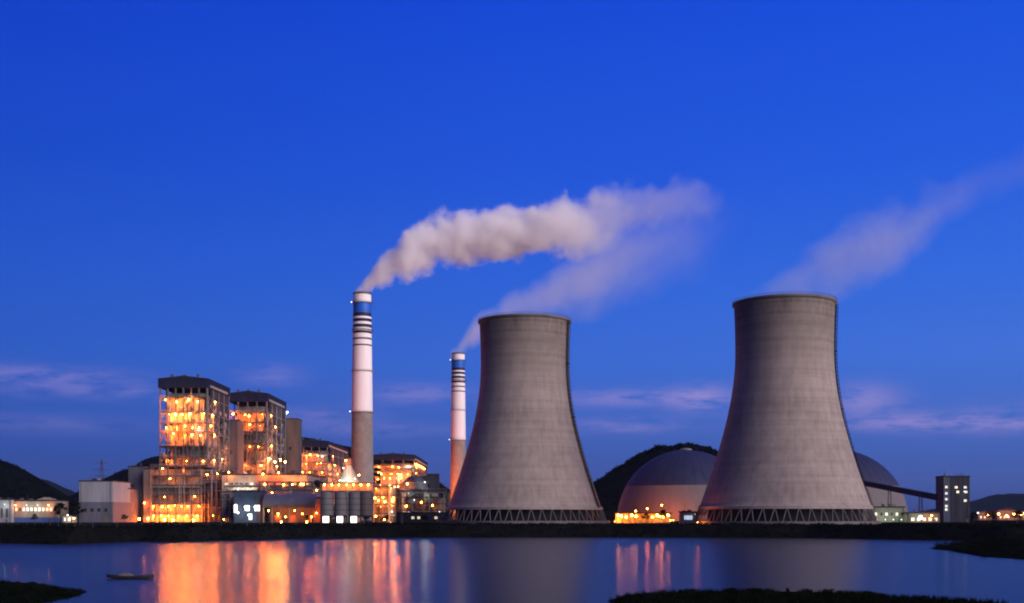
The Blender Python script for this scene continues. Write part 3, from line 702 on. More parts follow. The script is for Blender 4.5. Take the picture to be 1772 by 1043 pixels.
B3 = boiler_house('distant boiler house left of the taller chimney, half hidden behind lit ducts', X(512, 1400), X(566, 1400), 1400, 1570, Z(760, 1400), {
    8: ('o', 5, 13000), 7: ('o', 4, 10000), 6: ('o', 3, 9000), 4: ('o', 4, 9000), 2: ('o', 3, 9000)}, 10, 5, detail=False, stair=False, pw=1.1)
B4 = boiler_house('farthest boiler house, right of the taller chimney, its orange lit decks under a dark roof', X(644, 1600), X(716, 1600), 1600, 1850, Z(784, 1600), {
    8: ('o', 5, 15000), 7: ('y', 6, 22000), 6: ('o', 6, 20000), 5: ('o', 4, 12000), 3: ('o', 3, 9000)}, 10, 4, detail=False, stair=False, pw=1.3)
for k in range(5): lamp(B4, (X(716, 1600) + 2, 1610 + 40 * k, Z(803 + k * 2, 1610 + 40 * k)), 'o', 18000, .8)

def window(parent, x0, x1, y, z0, z1, pane=GLASS, frame=STEELD, nm=1):
    """a framed window standing proud of a wall that faces the lake"""
    f = MB(); w = .14
    f.box(x0, x1, y - .16, y - .002, z0 - w, z0); f.box(x0, x1, y - .16, y - .002, z1, z1 + w)
    f.box(x0 - w, x0, y - .16, y - .002, z0 - w, z1 + w); f.box(x1, x1 + w, y - .16, y - .002, z0 - w, z1 + w)
    for i in range(1, nm): xx = x0 + (x1 - x0) * i / nm; f.box(xx - .05, xx + .05, y - .15, y - .06, z0, z1)
    fr = f.build('window', frame, parent); MB().box(x0, x1, y - .05, y - .003, z0, z1).build('pane', pane, fr); return fr

def hall(name, label, cat, x0, x1, y0, y1, z1, wall, roofm=ROOFD, ribs=2.5, parapet=.8, pitched=False, z0=6.0, lower=None):
    root = thing(name, label, cat, ((x0 + x1) / 2, (y0 + y1) / 2, z0))
    w = MB(); w.box(x0, x1, y0, y1, z0 - .5, z1)
    x = x0 + .2
    while x < x1 - .3: w.box(x, x + .14, y0 - .12, y0, z0 + .4, z1 - .05); x += ribs
    y = y0 + .2
    while y < y1 - .3: w.box(x1, x1 + .12, y, y + .14, z0 + .4, z1 - .05); w.box(x0 - .12, x0, y, y + .14, z0 + .4, z1 - .05); y += ribs
    w.build('wall', wall, root)
    r = MB()
    if pitched: r.prism([(x0 - .7, z1), ((x0 + x1) / 2, z1 + (x1 - x0) * .12), (x1 + .7, z1)], y0 - .7, y1 + .7)
    else:
        r.box(x0 - .3, x1 + .3, y0 - .3, y0 + .2, z1, z1 + parapet); r.box(x0 - .3, x1 + .3, y1 - .2, y1 + .3, z1, z1 + parapet)
        r.box(x0 - .3, x0 + .2, y0 + .2, y1 - .2, z1, z1 + parapet); r.box(x1 - .2, x1 + .3, y0 + .2, y1 - .2, z1, z1 + parapet); r.box(x0 + .2, x1 - .2, y0 + .2, y1 - .2, z1, z1 + .3)
    r.build('roof', roofm, root)
    hr = random.Random(int(x0 * 7 + y0)); wd = x1 - x0
    if not pitched and wd > 5:
        for q in range(2 + int(wd / 9)):
            xa = hr.uniform(x0 + 1, x1 - 2.6); ya = hr.uniform(y0 + 1, y0 + (y1 - y0) * .5); hh = hr.uniform(.7, 2.2)
            if hr.random() < .6: MB().box(xa, xa + hr.uniform(1, 2.6), ya, ya + 1.6, z1 + .25, z1 + .3 + hh).build('roof_unit', hr.choice((STEEL, STEELL, GREYC)), root)
            else: MB().tube((xa, ya, z1 + .2), (xa, ya, z1 + 1 + hh), .3, n=8).build('flue', STEEL, root)
        if hr.random() < .6: MB().tube((x0 + wd * .3, y0 + 2, z1), (x0 + wd * .3, y0 + 2, z1 + 5), .08, n=6).build('aerial', STEELD, root)
    for f in (.06, .94): MB().tube((x0 + wd * f, y0 - .32, z0), (x0 + wd * f, y0 - .32, z1 - .1), .13, n=6).build('downpipe', STEELD, root)
    if wd > 6: MB().box(x0 + wd * .8, x0 + wd * .8 + 1.1, y0 - .34, y0 - .22, z0 - .1, z0 + 2.2).build('door', STEELD, root)
    if lower:
        p = MB(); p.box(x0 - .2, x1 + .2, y0 - .2, y1 + .2, z0 - .5, z0 + (z1 - z0) * lower[0]); p.build('lower_wall', lower[1], root)
    return root

# coal bunker bays beside the boilers
b = hall('bunker_tower', 'tall blank grey bunker tower between the two near boiler houses', 'bunker tower', X(373, 952), X(411, 952), 952, 974, Z(728, 952), mat('mauve_grey_cladding', (.095, .085, .095), .8, .25, .2, (1, 1, .2), spec=.05))
for z in (Z(775, 952), Z(795, 952)): lamp(b, (X(385, 950), 950.5, z), 'y', 3500, .9)
window(b, X(398, 952), X(402, 952), 952, 60, 63)
b = hall('bunker_tower', 'pale grey bunker tower on the right of the second boiler house', 'bunker tower', X(489, 1074), X(515, 1074), 1074, 1096, Z(725, 1074), mat('weathered_cladding', (.10, .092, .09), .8, .3, .2, (1, 1, .2), spec=.05))
window(b, X(500, 1074), X(505, 1074), 1074, 70, 73)

# ------------------------------------------------------------------ open process frames (floors, columns, vessels)
def process_frame(label, x0, x1, y0, y1, z1, nlev, lit, seed, nx=5, panel=None, mats=(STEEL, STEELL, CLAD, RUST)):
    rnd = random.Random(seed); z0 = 6.0
    root = thing('process_frame', label, 'steel frame', ((x0 + x1) / 2, (y0 + y1) / 2, z0), 'open steel process frames')
    xc = [x0 + (x1 - x0) * i / (nx - 1) for i in range(nx)]
    for y in (y0, y1):
        for x in xc: MB().box(x - .35, x + .35, y - .35, y + .35, z0 - .5, z1).build('column', STEEL, root)
    lv = [z0 + (z1 - z0) * (k + 1) / nlev for k in range(nlev)]
    for k, z in enumerate(lv):
        d = MB(); d.box(x0 - .5, x1 + .5, y0 - .5, y1 + .5, z - .2, z); d.box(x0 - .5, x1 + .5, y0 - .25, y0 + .15, z - .8, z - .2); d.box(x0 - .5, x1 + .5, y1 - .15, y1 + .25, z - .8, z - .2)
        dk = d.build('floor_deck', STEEL, root); r_ = MB()
        for zz in (.55, 1.1): r_.bar((x0 - .4, y0 - .4, z + zz), (x1 + .4, y0 - .4, z + zz), .11)
        q = x0 - .4
        while q < x1: r_.bar((q, y0 - .4, z), (q, y0 - .4, z + 1.1), .11); q += 1.8
        r_.build('railing', STEELL, dk)
    for k in range(nlev):
        za, zb = (lv[k - 1] if k else z0), lv[k] - .8
        for i in range(nx - 1):
            if rnd.random() < .4: MB().bar((xc[i], y0, za), (xc[i + 1], y0, zb), .28).build('brace', STEEL, root)
        for q in range(rnd.randrange(1, 4)):
            xa = rnd.uniform(x0 + 2, x1 - 4); ya = rnd.uniform(y0 + 2, y1 - 4); hh = (zb - za) * rnd.uniform(.5, .95)
            if rnd.random() < .5: MB().lathe(xa + 1.5, ya + 1.5, [(.1, za), (1.6, za), (1.6, za + hh * .85), (.9, za + hh), (.1, za + hh)], 16).build('tank', rnd.choice(mats), root, True)
            else: MB().box(xa, xa + rnd.uniform(2, 5), ya, ya + 2.5, za, za + hh).build('equipment_box', rnd.choice(mats), root)
    MB().box(x0 + .4, x1 - .4, y0 + 8, y0 + 8.3, z0 - .3, z1 - 2).build('back_reflector', CLAD, root)  # sheet added behind the lamps so their glow has a surface
    for q in range(6):
        xa = rnd.uniform(x0 + .5, x1 - .5); rr = rnd.uniform(.2, .45); MB().tube((xa, y0 - 1.0, z0 - .2), (xa, y0 - 1.0, z0 + (z1 - z0) * rnd.uniform(.5, 1)), rr, n=8).build('pipe', rnd.choice((STEELL, CLAD)), root)
    for q in range(3):
        z = lv[rnd.randrange(nlev)] - 1.6; MB().tube((x0, y0 - .9 - q * .5, z), (x1, y0 - .9 - q * .5, z), .35, n=8).build('pipe', STEELL, root)
    if panel: MB().box(panel[0], panel[1], y0 - .8, y0 - .6, panel[2], panel[3]).build('wall_panel', GREYC, root)
    for k, (kind, nl, p) in lit.items():
        z = lv[k] - 1.6
        for i in range(nl): lamp(root, (x0 + (x1 - x0) * (i + .5 + rnd.uniform(-.3, .3)) / nl, y0 + rnd.uniform(.4, 3), z + rnd.uniform(-.8, .2)), kind, p * rnd.uniform(.4, 1.4), rnd.uniform(.35, .6), fwd=(1.6 if i % 2 else -.5))
    return root
PF = process_frame('open steel frame before the tallest boiler house, glowing orange along its ground floor', X(262, 812), X(346, 812), 812, 850, Z(806, 812), 6,
              {0: ('o', 8, 5200), 1: ('o', 7, 4600), 2: ('o', 2, 900), 4: ('o', 2, 800), 5: ('o', 2, 900)}, 11, 7)
for px, py in ((241, 898), (256, 897), (285, 899), (300, 900), (335, 900)): lamp(PF, (X(px, 806), 806, Z(py, 806)), 'o', 1600, .8)
process_frame('dark pipe frame with pale uprights, left of the navy pump house', X(383, 770), X(402, 770), 770, 782, Z(850, 770), 5, {0: ('y', 1, 350)}, 31, 3, mats=(BLUEC, STEELL, GREYC))
process_frame('blue grey pipe frame with white lamps, standing before the larger scrubber vessel', X(692, 779), X(772, 779), 779, 783, Z(848, 779), 5, {1: ('w', 3, 500), 3: ('w', 2, 450), 2: ('o', 2, 500)}, 37, 7, mats=(BLUEC, STEELL, STEELD))
process_frame('low rusty pipe frame rising behind the curved roof hall', X(448, 784), X(540, 784), 784, 787, 33, 5, {4: ('o', 3, 500), 3: ('o', 2, 600)}, 41, 8)
lw = hall('wall_block', 'narrow brownish ribbed wall block at the left end of the glowing steel frame', 'wall block', X(248, 808), X(262, 808) - .8, 808, 836, Z(812, 808), mat('brown_cladding', (.17, .12, .10), .8, .2, .2), ribs=1.6)  # solid ribbed wall block, no shaft inside
lamp(lw, (X(250, 806), 806, Z(870, 806)), 'o', 900, .5)
process_frame('darker blue grey pipe frame between the glowing steel frame and the turbine hall', X(352, 822), X(382, 822), 822, 846, Z(816, 822), 6, {0: ('o', 1, 400), 5: ('o', 2, 1500)}, 17, 4, mats=(BLUEC, STEELL, GREYC))
for px, lab in ((366, 'left one of two thin pale pipe stacks before the blue grey pipe frame'), (374, 'right one of two thin pale pipe stacks before the blue grey pipe frame')):
    xx = X(px, 806); st = thing('pipe_stack', lab, 'stack', (xx, 806, 6), 'thin pipe stacks')
    MB().lathe(xx, 806, [(1.3, 5.8), (1.3, 6.6), (.62, 7.2), (.55, Z(812, 806))], 14, cap1=True).build('pipe', STEELL, st, True)
    MB().lathe(xx, 806, [(.6, 38.0), (1.0, 38.2), (1.0, 38.6), (.6, 38.8)], 14).build('collar', STEELD, st, True)

# ------------------------------------------------------------------ buildings on the left
b = hall('control_building', 'tall dark blue grey block left of the glowing steel frame', 'building', X(222, 822), X(247, 822), 822, 850, Z(808, 822), BLUEC)
for z in (14, 22, 30): window(b, X(227, 822), X(232, 822), 822, z, z + 2)
lamp(b, (X(224, 819), 819, Z(854, 819)), 'w', 500, .5)
b = hall('warehouse', 'white clad warehouse with a darker lower half, left of the dark blue grey block', 'warehouse', X(137, 760), X(195, 760), 760, 795, Z(833, 760), WHITEC, lower=(.50, BLUEC))
for i in range(4): window(b, X(145 + 12 * i, 760), X(150 + 12 * i, 760), 759.8, 13, 15)
MB().box(X(178, 760), X(190, 760), 759.62, 759.79, 5.8, 11).build('roller_door', STEEL, b)
b = hall('storage_shed', 'low pinkish shed leaning against the right side of the white warehouse', 'shed', X(198, 790), X(221, 790), 790, 812, Z(846, 790), PINK)
MB().box(X(203, 790), X(213, 790), 789.8, 789.99, 5.8, 11).build('door', STEELD, b)

b = hall('office_building', 'long low cream building on the far left with lit windows above a blue ground floor', 'building', X(22, 752), X(100, 752), 752, 770, Z(867, 752), CREAM, lower=(.24, mat('blue_dado', (.05, .10, .28), .7, .2, .3)))
rw = random.Random(4)
for i in range(11):
    xa = X(26 + 6.7 * i, 752); window(b, xa, xa + 1.5, 752, 13.2, 15.4, rw.choice([E_WIN, E_WIN, GLASS, E_WW]), STEELL, 2)
for i in range(4):
    xa = X(30 + 19 * i, 752); lamp(b, (xa, 749.2, 17.0), 'w' if i % 3 else 'y', 420, .28)
MB().prism([(X(62, 752), Z(867, 752) + .8), (X(76, 752), Z(860, 752)), (X(90, 752), Z(867, 752) + .8)], 752.5, 762).build('gable', CREAM, b)
b = hall('annex', 'small white annex at the left edge with dark blue windows', 'building', X(-30, 748), X(20, 748), 748, 768, Z(865, 748), WHITEC)
for i in range(5): window(b, X(-24 + 8.5 * i, 748), X(-20 + 8.5 * i, 748), 748, 9, 15, GLASS, STEELL, 2)
lamp(b, (X(8, 745), 745, 17.5), 'w', 500, .25)
b = hall('gatehouse', 'tiny brightly lit gatehouse among the trees right of the cream building', 'gatehouse', X(108, 735), X(126, 735), 735, 742, Z(893, 735), CREAM, pitched=True)
window(b, X(111, 735), X(114, 735), 735, 7, 9, E_WW); window(b, X(118, 735), X(123, 735), 735, 7, 9, E_WW)
lamp(b, (X(117, 731), 731, Z(891, 731)), 'w', 700, .5); lamp(b, (X(128, 731), 731, Z(897, 731)), 'y', 400, .45)

# ------------------------------------------------------------------ turbine hall and the low buildings before it
b = hall('turbine_hall', 'long cream clad turbine hall with a dark window band, below the second boiler house', 'turbine hall', X(384, 800), X(532, 800), 800, 850, Z(822, 800), CREAM, ribs=1.9)
for i in range(16):
    xa = X(389 + 8.8 * i, 800); window(b, xa, xa + 2.2, 800, 29.5, 32.5, GLASS if i % 5 else E_WIN, STEELL, 3)
for i in range(10):
    xa = X(392 + 14 * i, 800); window(b, xa, xa + 1.8, 800, 24, 26, GLASS, STEELL, 2)
MB().box(X(445, 800), X(488, 800), 799.4, 799.85, 26, 37.5).build('brick_bay', mat('red_brick', (.28, .15, .11), .85, .2, .5), b)
for px, py, k, p in ((396, 817, 'y', 1500), (430, 846, 'w', 2500), (412, 846, 'w', 2500), (455, 820, 'o', 2600), (482, 818, 'o', 2600), (506, 838, 'y', 3600), (525, 838, 'y', 3000), (548, 848, 'y', 2600), (500, 853, 'y', 2000)):
    lamp(b, (X(px, 796), 796, Z(py, 796)), k, p, .5)
for i in range(5):
    xa = X(398 + 26 * i, 800); MB().lathe(xa, 812, [(1.4, 38), (1.4, 40.3), (2.0, 40.4), (2.0, 41), (.1, 41.9)], 14).build('roof_vent', STEEL, b, True)

b = hall('pump_house', 'navy blue pump house with a cluster of bright white lights low on its front', 'pump house', X(404, 742), X(447, 742), 742, 768, Z(851, 742), NAVY)
for px, py, w, hgt in ((399, 877, 8, 14), (418, 876, 11, 9), (435, 876, 12, 10), (425, 891, 7, 10)):
    window(b, X(px + 6, 742), X(px + 6 + w * .7, 742), 742, Z(py + hgt / 2 + 3, 742), Z(py - hgt / 2 + 3, 742), emis('bright_pane', (1, 1, .86), 2.4), STEELL, 2)
for px, py in ((408, 874), (424, 877), (441, 877), (430, 891), (412, 887)): lamp(b, (X(px, 737), 737, Z(py, 737)), 'w', 500, .75)
for px in (396, 403): 
    pass
rt = thing('storage_hall', 'hall with a curved blue grey roof, its open front glowing orange', 'storage hall', (X(500, 742), 752, 6))
xa, xb = X(456, 742), X(544, 742); pts = []
for i in range(13):
    a = math.pi * i / 12; pts.append((758 - 16.5 * math.cos(a), 17.5 + 7.2 * math.sin(a)))
MB().prismx(pts, xa - .6, xb + .6).build('curved_roof', mat('blue_grey_roofing', (.12, .12, .16), .55, .2, .15, (1, 1, .2)), rt, True)
fs = MB(); fs.box(xa - .4, xb + .4, 741.2, 741.5, 15.4, 17.6); fs.build('fascia', PINK, rt)
for i in range(7):
    x = xa + (xb - xa) * i / 6; MB().box(x - .4, x + .4, 741.6, 742.4, 5.8, 17.4).build('column', CONC, rt)
MB().box(xa, xb, 760, 760.4, 5.8, 17.4).build('back_wall', CONC, rt)
for i in range(3): x = xa + (xb - xa) * (.18 + .3 * i); MB().box(x, x + 4, 748, 753, 5.9, 10.5).build('machine', RUST, rt)
for i in range(6): lamp(rt, (xa + (xb - xa) * (i + .5) / 6, 744.5 + (i % 2) * 3, 13.5 - (i % 3) * 2), 'o', 1100, .45)
for px in (487, 531): lamp(rt, (X(px, 739), 739, Z(903, 739)), 'y', 250, .5)
# chimney-foot pier right of the hall
pr = hall('stair_block', 'slim reddish stair block between the curved roof hall and the silos', 'stair block', X(545, 746), X(555, 746), 746, 756, Z(862, 746), mat('red_render', (.30, .15, .12), .85, .2, .3))
lamp(pr, (X(548, 741), 741, 12), 'o', 900, .35)

# ------------------------------------------------------------------ silos
for i, (px, lit, lab) in enumerate(((566, 1, 'grey ash silo with a lit white opening, leftmost of its row'), (590, 1, 'grey ash silo with a lit white opening, second in its row from the left'),
                                  (614, 1, 'grey ash silo with a lit white opening, third in its row from the left'), (634, 0, 'brownish ash silo without a lit opening, at the right end of its row'))):
    D = 722; x = X(px, D); s = thing('ash_silo', lab, 'silo', (x, D, 6), 'ash silos in a row')
    MB().lathe(x, D, [(4.0, 10.5), (4.0, 24.2), (3.2, 25.0), (.1, 25.2)], 32).build('body', mat('silo_grey', (.17, .17, .18), .7, .2, .3, (1, 1, .2)) if lit else mat('silo_brown', (.15, .13, .12), .7, .2, .3, (1, 1, .2)), s, True)
    for a in range(8): MB().tube((x + 3.8 * math.cos(a * .785 + .39), D + 3.8 * math.sin(a * .785 + .39), 5.8), (x + 3.8 * math.cos(a * .785 + .39), D + 3.8 * math.sin(a * .785 + .39), 10.6), .25, n=8).build('leg', STEELD, s)
    MB().lathe(x, D, [(3.9, 10.5), (1.0, 8.0), (1.0, 7.4)], 24).build('hopper', STEELD, s, True)
    rib = MB()
    for z in (13.5, 17, 20.5): rib.lathe(x, D, [(4.0, z), (4.12, z + .1), (4.12, z + .35), (4.0, z + .45)], 32)
    rib.build('stiffener', STEELD, s)
    if lit:
        door = MB().box(x - 2.1, x + 2.1, D - 4.6, D - 4.3, 6, 10.2).build('loading_bay', STEELD, s); MB().box(x - 1.8, x + 1.8, D - 4.72, D - 4.61, 6.1, 9.9).build('lit_panel', emis('bay_glow', (1, 1, .86), 3.2), door)
g = thing('silo_gallery', 'orange lit gallery running over the tops of the ash silos', 'gallery', (X(600, 722), 722, 25.2))
ga, gb = X(556, 722), X(644, 722)
MB().box(ga, gb, 718.6, 725.4, 25.3, 25.6).build('floor', STEEL, g); MB().box(ga - .5, gb + .5, 718.2, 725.8, 30.0, 30.3).build('roof', ROOFD, g)
MB().box(ga, gb, 725.0, 725.3, 25.6, 30).build('back_wall', CLAD, g)
for i in range(9): xx = ga + (gb - ga) * i / 8; MB().box(xx - .15, xx + .15, 718.7, 719, 25.6, 30).build('post', STEEL, g)
r_ = MB()
for zz in (26.2, 26.8): r_.bar((ga, 718.5, zz), (gb, 718.5, zz), .1)
r_.build('railing', STEELL, g)
for i in range(7): lamp(g, (ga + (gb - ga) * (i + .5) / 7, 720.5, 29.1), 'o' if i % 3 else 'y', 700, .5, below=.9)
# limestone silo with a conical roof, floodlit
D = 772; x = X(603, D); s = thing('limestone_silo', 'floodlit whitish cone topped silo behind the gallery, at the foot of the chimney', 'silo', (x, D, 6))
MB().lathe(x, D, [(7.0, 5.8), (7.0, 32), (7.2, 32.2), (7.0, 32.5), (2.1, 42.5), (2.1, 43)], 40, cap1=True).build('body', mat('silo_white', (.34, .37, .32), .6, .15, .3, (1, 1, .2)), s, True)
MB().box(x - 2.2, x + 2.2, D - 2.2, D + 2.2, 43, 47.4).build('head_house', PINK, s)
MB().prism([(x - 2.6, 47.4), (x, 48.8), (x + 2.6, 47.4)], D - 2.6, D + 2.6).build('head_roof', ROOFD, s)
for dx, dz, k, p in ((-4.5, 33, 'w', 900), (1.5, 33.5, 'w', 1300), (5.5, 34, 'w', 600), (-2, 41, 'w', 900), (8.0, 36.5, 'y', 1300)): lamp(s, (x + dx, D - 9, dz), k, p, .5, below=-.6)
lamp(s, (x - 1, D - 5, 46), 'o', 700, .5)
# inclined coal conveyor from the boilers to the silos
def gallery(label, p, q, w, h, trest, wall=GREYC):
    root = thing('conveyor', label, 'conveyor', ((p[0] + q[0]) / 2, (p[1] + q[1]) / 2, (p[2] + q[2]) / 2))
    MB().bar(p, q, w, h).build('gallery', wall, root)
    p_, q_ = Vector(p), Vector(q); up = Vector((0, 0, h / 2 + .25))
    MB().bar(p_ + up, q_ + up, w + .5, .3).build('roof', ROOFD, root)
    wn = MB(); d = q_ - p_; n = int(d.length / 5)
    for f in trest:
        c_ = p_ + d * f; t_ = MB()
        for s in (-1, 1):
            t_.bar((c_.x - 1.6 * s, c_.y, 5.7), (c_.x - .8 * s, c_.y, c_.z - h / 2), .6)
        zz = 8
        while zz < c_.z - h / 2 - 3: t_.bar((c_.x - 1.5, c_.y, zz), (c_.x + 1.4, c_.y, zz + 2.8), .25); t_.bar((c_.x - 1.4, c_.y, zz + 2.8), (c_.x + 1.4, c_.y, zz + 2.8), .25); zz += 3.4
        t_.build('trestle', STEELD, root)
    return root
gallery('grey inclined conveyor sloping down from the second boiler house to the silos', (X(512, 900), 900, Z(823, 900)), (X(572, 790), 790, Z(846, 790)), 3.6, 3.6, (.3, .7))

# ------------------------------------------------------------------ flue gas scrubbers right of the chimney
def scrubber(label, px, D, rad, ytop, duct):
    x = X(px, D); zt = Z(ytop, D); s = thing('scrubber', label, 'scrubber', (x, D, 6), 'flue gas scrubbers')
    MB().lathe(x, D, [(rad, 5.8), (rad, 6 + (zt - 6) * .68), (rad * 1.12, 6 + (zt - 6) * .72), (rad * 1.12, 6 + (zt - 6) * .86), (rad * .5, zt), (.1, zt)], 36).build('vessel', BLUEC, s, True)
    for f in (.3, .5, .72, .86):
        z = 6 + (zt - 6) * f; rr = rad * (1.12 if f > .65 else 1); rg = MB().lathe(x, D, [(rr, z), (rr + 1.2, z), (rr + 1.2, z + .2), (rr, z + .2)], 36)
        for i in range(20):
            a = 2 * math.pi * i / 20; rg.bar((x + (rr + 1.1) * math.cos(a), D + (rr + 1.1) * math.sin(a), z), (x + (rr + 1.1) * math.cos(a), D + (rr + 1.1) * math.sin(a), z + 1.1), .1)
        rg.lathe(x, D, [(rr + 1.05, z + 1.05), (rr + 1.15, z + 1.05), (rr + 1.15, z + 1.15), (rr + 1.05, z + 1.15)], 36); rg.build('platform', STEELL, s)
    dd = MB(); dd.bar((x, D, zt - rad * .5), (x + duct, D + 4, zt - rad * .2), rad * .8); dd.bar((x + duct, D + 4, zt + rad * .25), (x + duct, D + 4, 14), rad * .8); dd.build('duct', GREYC, s)
    for i in range(4): xx = x - rad * .8 + rad * .5 * i; MB().tube((xx, D - rad - .8, 6), (xx, D - rad - .8, 6 + (zt - 6) * (.4 + .12 * i)), .28, n=8).build('pipe', STEELL, s)
    return s
s = scrubber('larger blue grey scrubber vessel right of the chimney, with white lamps', 718, 792, 7.4, 824, 13)
for px, py, k, p in ((706, 853, 'w', 900), (738, 852, 'w', 900), (706, 886, 'w', 800), (735, 834, 'w', 700), (683, 842, 'w', 1200), (729, 869, 'o', 500), (705, 837, 'o', 900)): lamp(s, (X(px, 781), 781, Z(py, 781)), k, p, .5)
s = scrubber('smaller dark scrubber vessel just right of the chimney', 684, 800, 4.6, 846, -6)
PF2 = process_frame('orange lit pump frame between the ash silos and the scrubbers', X(645, 786), X(684, 786), 786, 796, Z(840, 786), 4, {2: ('y', 3, 1800), 3: ('o', 3, 1500), 1: ('o', 2, 900)}, 23, 4)
for px, py, k in ((655, 866, 'o'), (666, 868, 'y'), (679, 867, 'y'), (678, 885, 'w'), (665, 899, 'y'), (676, 904, 'w'), (650, 893, 'o')): lamp(PF2, (X(px, 781), 781, Z(py, 781)), k, 700, .5)
b = hall('electrical_building', 'pinkish low electrical building right of the scrubbers, beside the farther chimney', 'building', X(742, 800), X(777, 800), 800, 816, Z(852, 800), PINK)
for i in range(3):
    for z in (11, 17): window(b, X(745 + 10 * i, 800), X(750 + 10 * i, 800), 800, z, z + 2, E_OW if (i + z) % 2 else GLASS)
lamp(b, (X(757, 796), 796, Z(877, 796)), 'o', 500, .4); lamp(b, (X(748, 796), 796, Z(885, 796)), 'w', 300, .4)
b = hall('head_house', 'small white head house on stilts above the pinkish electrical building', 'head house', X(744, 850), X(758, 850), 850, 858, Z(831, 850), WHITEC)
b = hall('workshop', 'long low grey workshop at the foot of the scrubbers', 'workshop', X(688, 770), X(772, 770), 770, 778, Z(888, 770), GREYC)
for i in range(8): window(b, X(692 + 10 * i, 770), X(697 + 10 * i, 770), 770, 8.2, 9.8, E_WIN if i in (2, 3, 6) else GLASS)
# floodlights washing the farther chimney's foot
fl = thing('floodlight_mast', 'orange floodlight mast near the foot of the farther chimney', 'floodlight', (X(768, 1440), 1440, 6))
MB().tube((X(768, 1440), 1440, 5.8), (X(768, 1440), 1440, 33), .5, .25).build('post', STEELD, fl); MB().box(X(768, 1440) - 2, X(768, 1440) + 2, 1439.6, 1440.4, 32.6, 33.2).build('crossarm', STEELD, fl)
for dx in (-1.6, 1.6): lamp(fl, (X(768, 1440) + dx, 1439, 33.8), 'o', 60000, .6, fwd=-2)

# ------------------------------------------------------------------ coal domes, canopy, conveyor, right hand buildings
def dome(px, D, label):
    x = X(px, D); s = thing('coal_dome', label, 'dome', (x, D, 6), 'coal storage domes'); rr, hh = 58.0, 59.5
    def pr(a0, a1, n, o=0): return [((rr + o) * math.cos(a0 + (a1 - a0) * i / n), 6 + (hh + o) * math.sin(a0 + (a1 - a0) * i / n)) for i in range(n + 1)]
    a1 = math.asin(29.5 / hh)
    MB().lathe(x, D, [(rr, 5.8)] + pr(0, a1, 10), 72).build('lower_shell', mat('dome_pale', (.14, .125, .125), .7, .15, .12, (1, 1, .2)), s, True)
    MB().lathe(x, D, [((rr + .5) * math.cos(a1), 6 + hh * math.sin(a1) - .4)] + pr(a1, R(84), 24, .35) + [(.1, 6 + hh + .3)], 72).build('upper_shell', mat('dome_blue', (.026, .031, .075), .6, .2, .1, (1, 1, .3)), s, True)
    rb = MB()
    for i in range(36):
        t_ = 2 * math.pi * i / 36; P = pr(a1, R(84), 12, .45)
        for (ra, za), (rb_, zb) in zip(P, P[1:]): rb.bar((x + ra * math.cos(t_), D + ra * math.sin(t_), za), (x + rb_ * math.cos(t_), D + rb_ * math.sin(t_), zb), .08)
    rb.build('rib', HOOD, s)
    MB().lathe(x, D, [(rr + 1.5, 5.8), (rr + 1.5, 8.4), (rr - .2, 8.4)], 72).build('ring_wall', CONCD, s, True)
    MB().lathe(x, D, [(5, 64.9), (5, 66.4), (5.6, 66.5), (3, 67.3), (.1, 67.5)], 32).build('ventilator', STEELL, s, True)
    return s
dome(1187, 1000, 'left coal storage dome with a dark blue cap, between the two cooling towers')
dome(1447, 1000, 'right coal storage dome, showing past the right flank of the right cooling tower')
def canopy(label, pa, pb, D, ztop, n, lit, kind, p):
    xa, xb = X(pa, D), X(pb, D); c_ = thing('canopy', label, 'canopy', ((xa + xb) / 2, D, 6))
    MB().box(xa - .6, xb + .6, D - 4, D + 4, ztop, ztop + .5).build('roof', ROOFD, c_); MB().box(xa, xb, D + 3.4, D + 3.7, 5.8, ztop).build('back_wall', CREAM, c_)
    for i in range(n + 1): x = xa + (xb - xa) * i / n; MB().box(x - .2, x + .2, D - 3.6, D - 3.2, 5.8, ztop).build('post', STEELL, c_)
    for i in range(lit):
        if not .42 < (i + .5) / lit < .58: lamp(c_, (xa + (xb - xa) * (i + .5 + .25 * math.sin(i * 5)) / lit, D - 1.5 - i % 2, ztop - 1.1 - .5 * (i % 3)), kind, p, .72, below=.5)
    return c_
cn = canopy('low open canopy glowing orange in front of the left coal dome', 1066, 1160, 690, 11.6, 9, 13, 'o', 420)
for px, py, p in ((1120, 880, 900), (1145, 874, 900), (1100, 884, 600), (1160, 900, 300)): lamp(cn, (X(px, 700), 700 if px < 1180 else 712, Z(py, 700)), 'o', p, .4)
b = hall('kiosk', 'small bluish white kiosk beside the columns of the right cooling tower', 'kiosk', X(1178, 640), X(1206, 640), 640, 646, Z(887, 640), WHITEC)
window(b, X(1184, 640), X(1198, 640), 640, 8.1, 10.4, emis('bluish_pane', (.55, .75, 1), .8), STEELL, 3)
lamp(b, (X(1203, 636), 636, 11.0), 'w', 60, .15)
conv = gallery('dark inclined conveyor running from the right coal dome down to the dark transfer tower', (X(1489, 944), 944, Z(835, 944)), (X(1627, 816), 816, Z(862, 816)), 3.4, 3.4, (.4, .78), wall=HOOD)
b = hall('transfer_tower', 'dark transfer tower with a column of lit windows at the foot of the conveyor', 'transfer tower', X(1632, 806), X(1646, 806), 806, 820, Z(825, 806), NAVY)
for py, k in ((842, 0), (853, 1), (863, 1), (875, 0), (881, 1)): window(b, X(1635.5, 806), X(1640, 806), 806, Z(py + 2.5, 806), Z(py - 1.5, 806), E_WW if k else E_WIN, STEELD)
for py in (881,): lamp(b, (X(1636, 803), 803, Z(py, 803)), 'w', 50, .25)
b = hall('equipment_tower', 'grey equipment tower with white lit windows, right of the dark transfer tower', 'tower', X(1646, 810), X(1678, 810), 810, 828, Z(825, 810), GREYC)
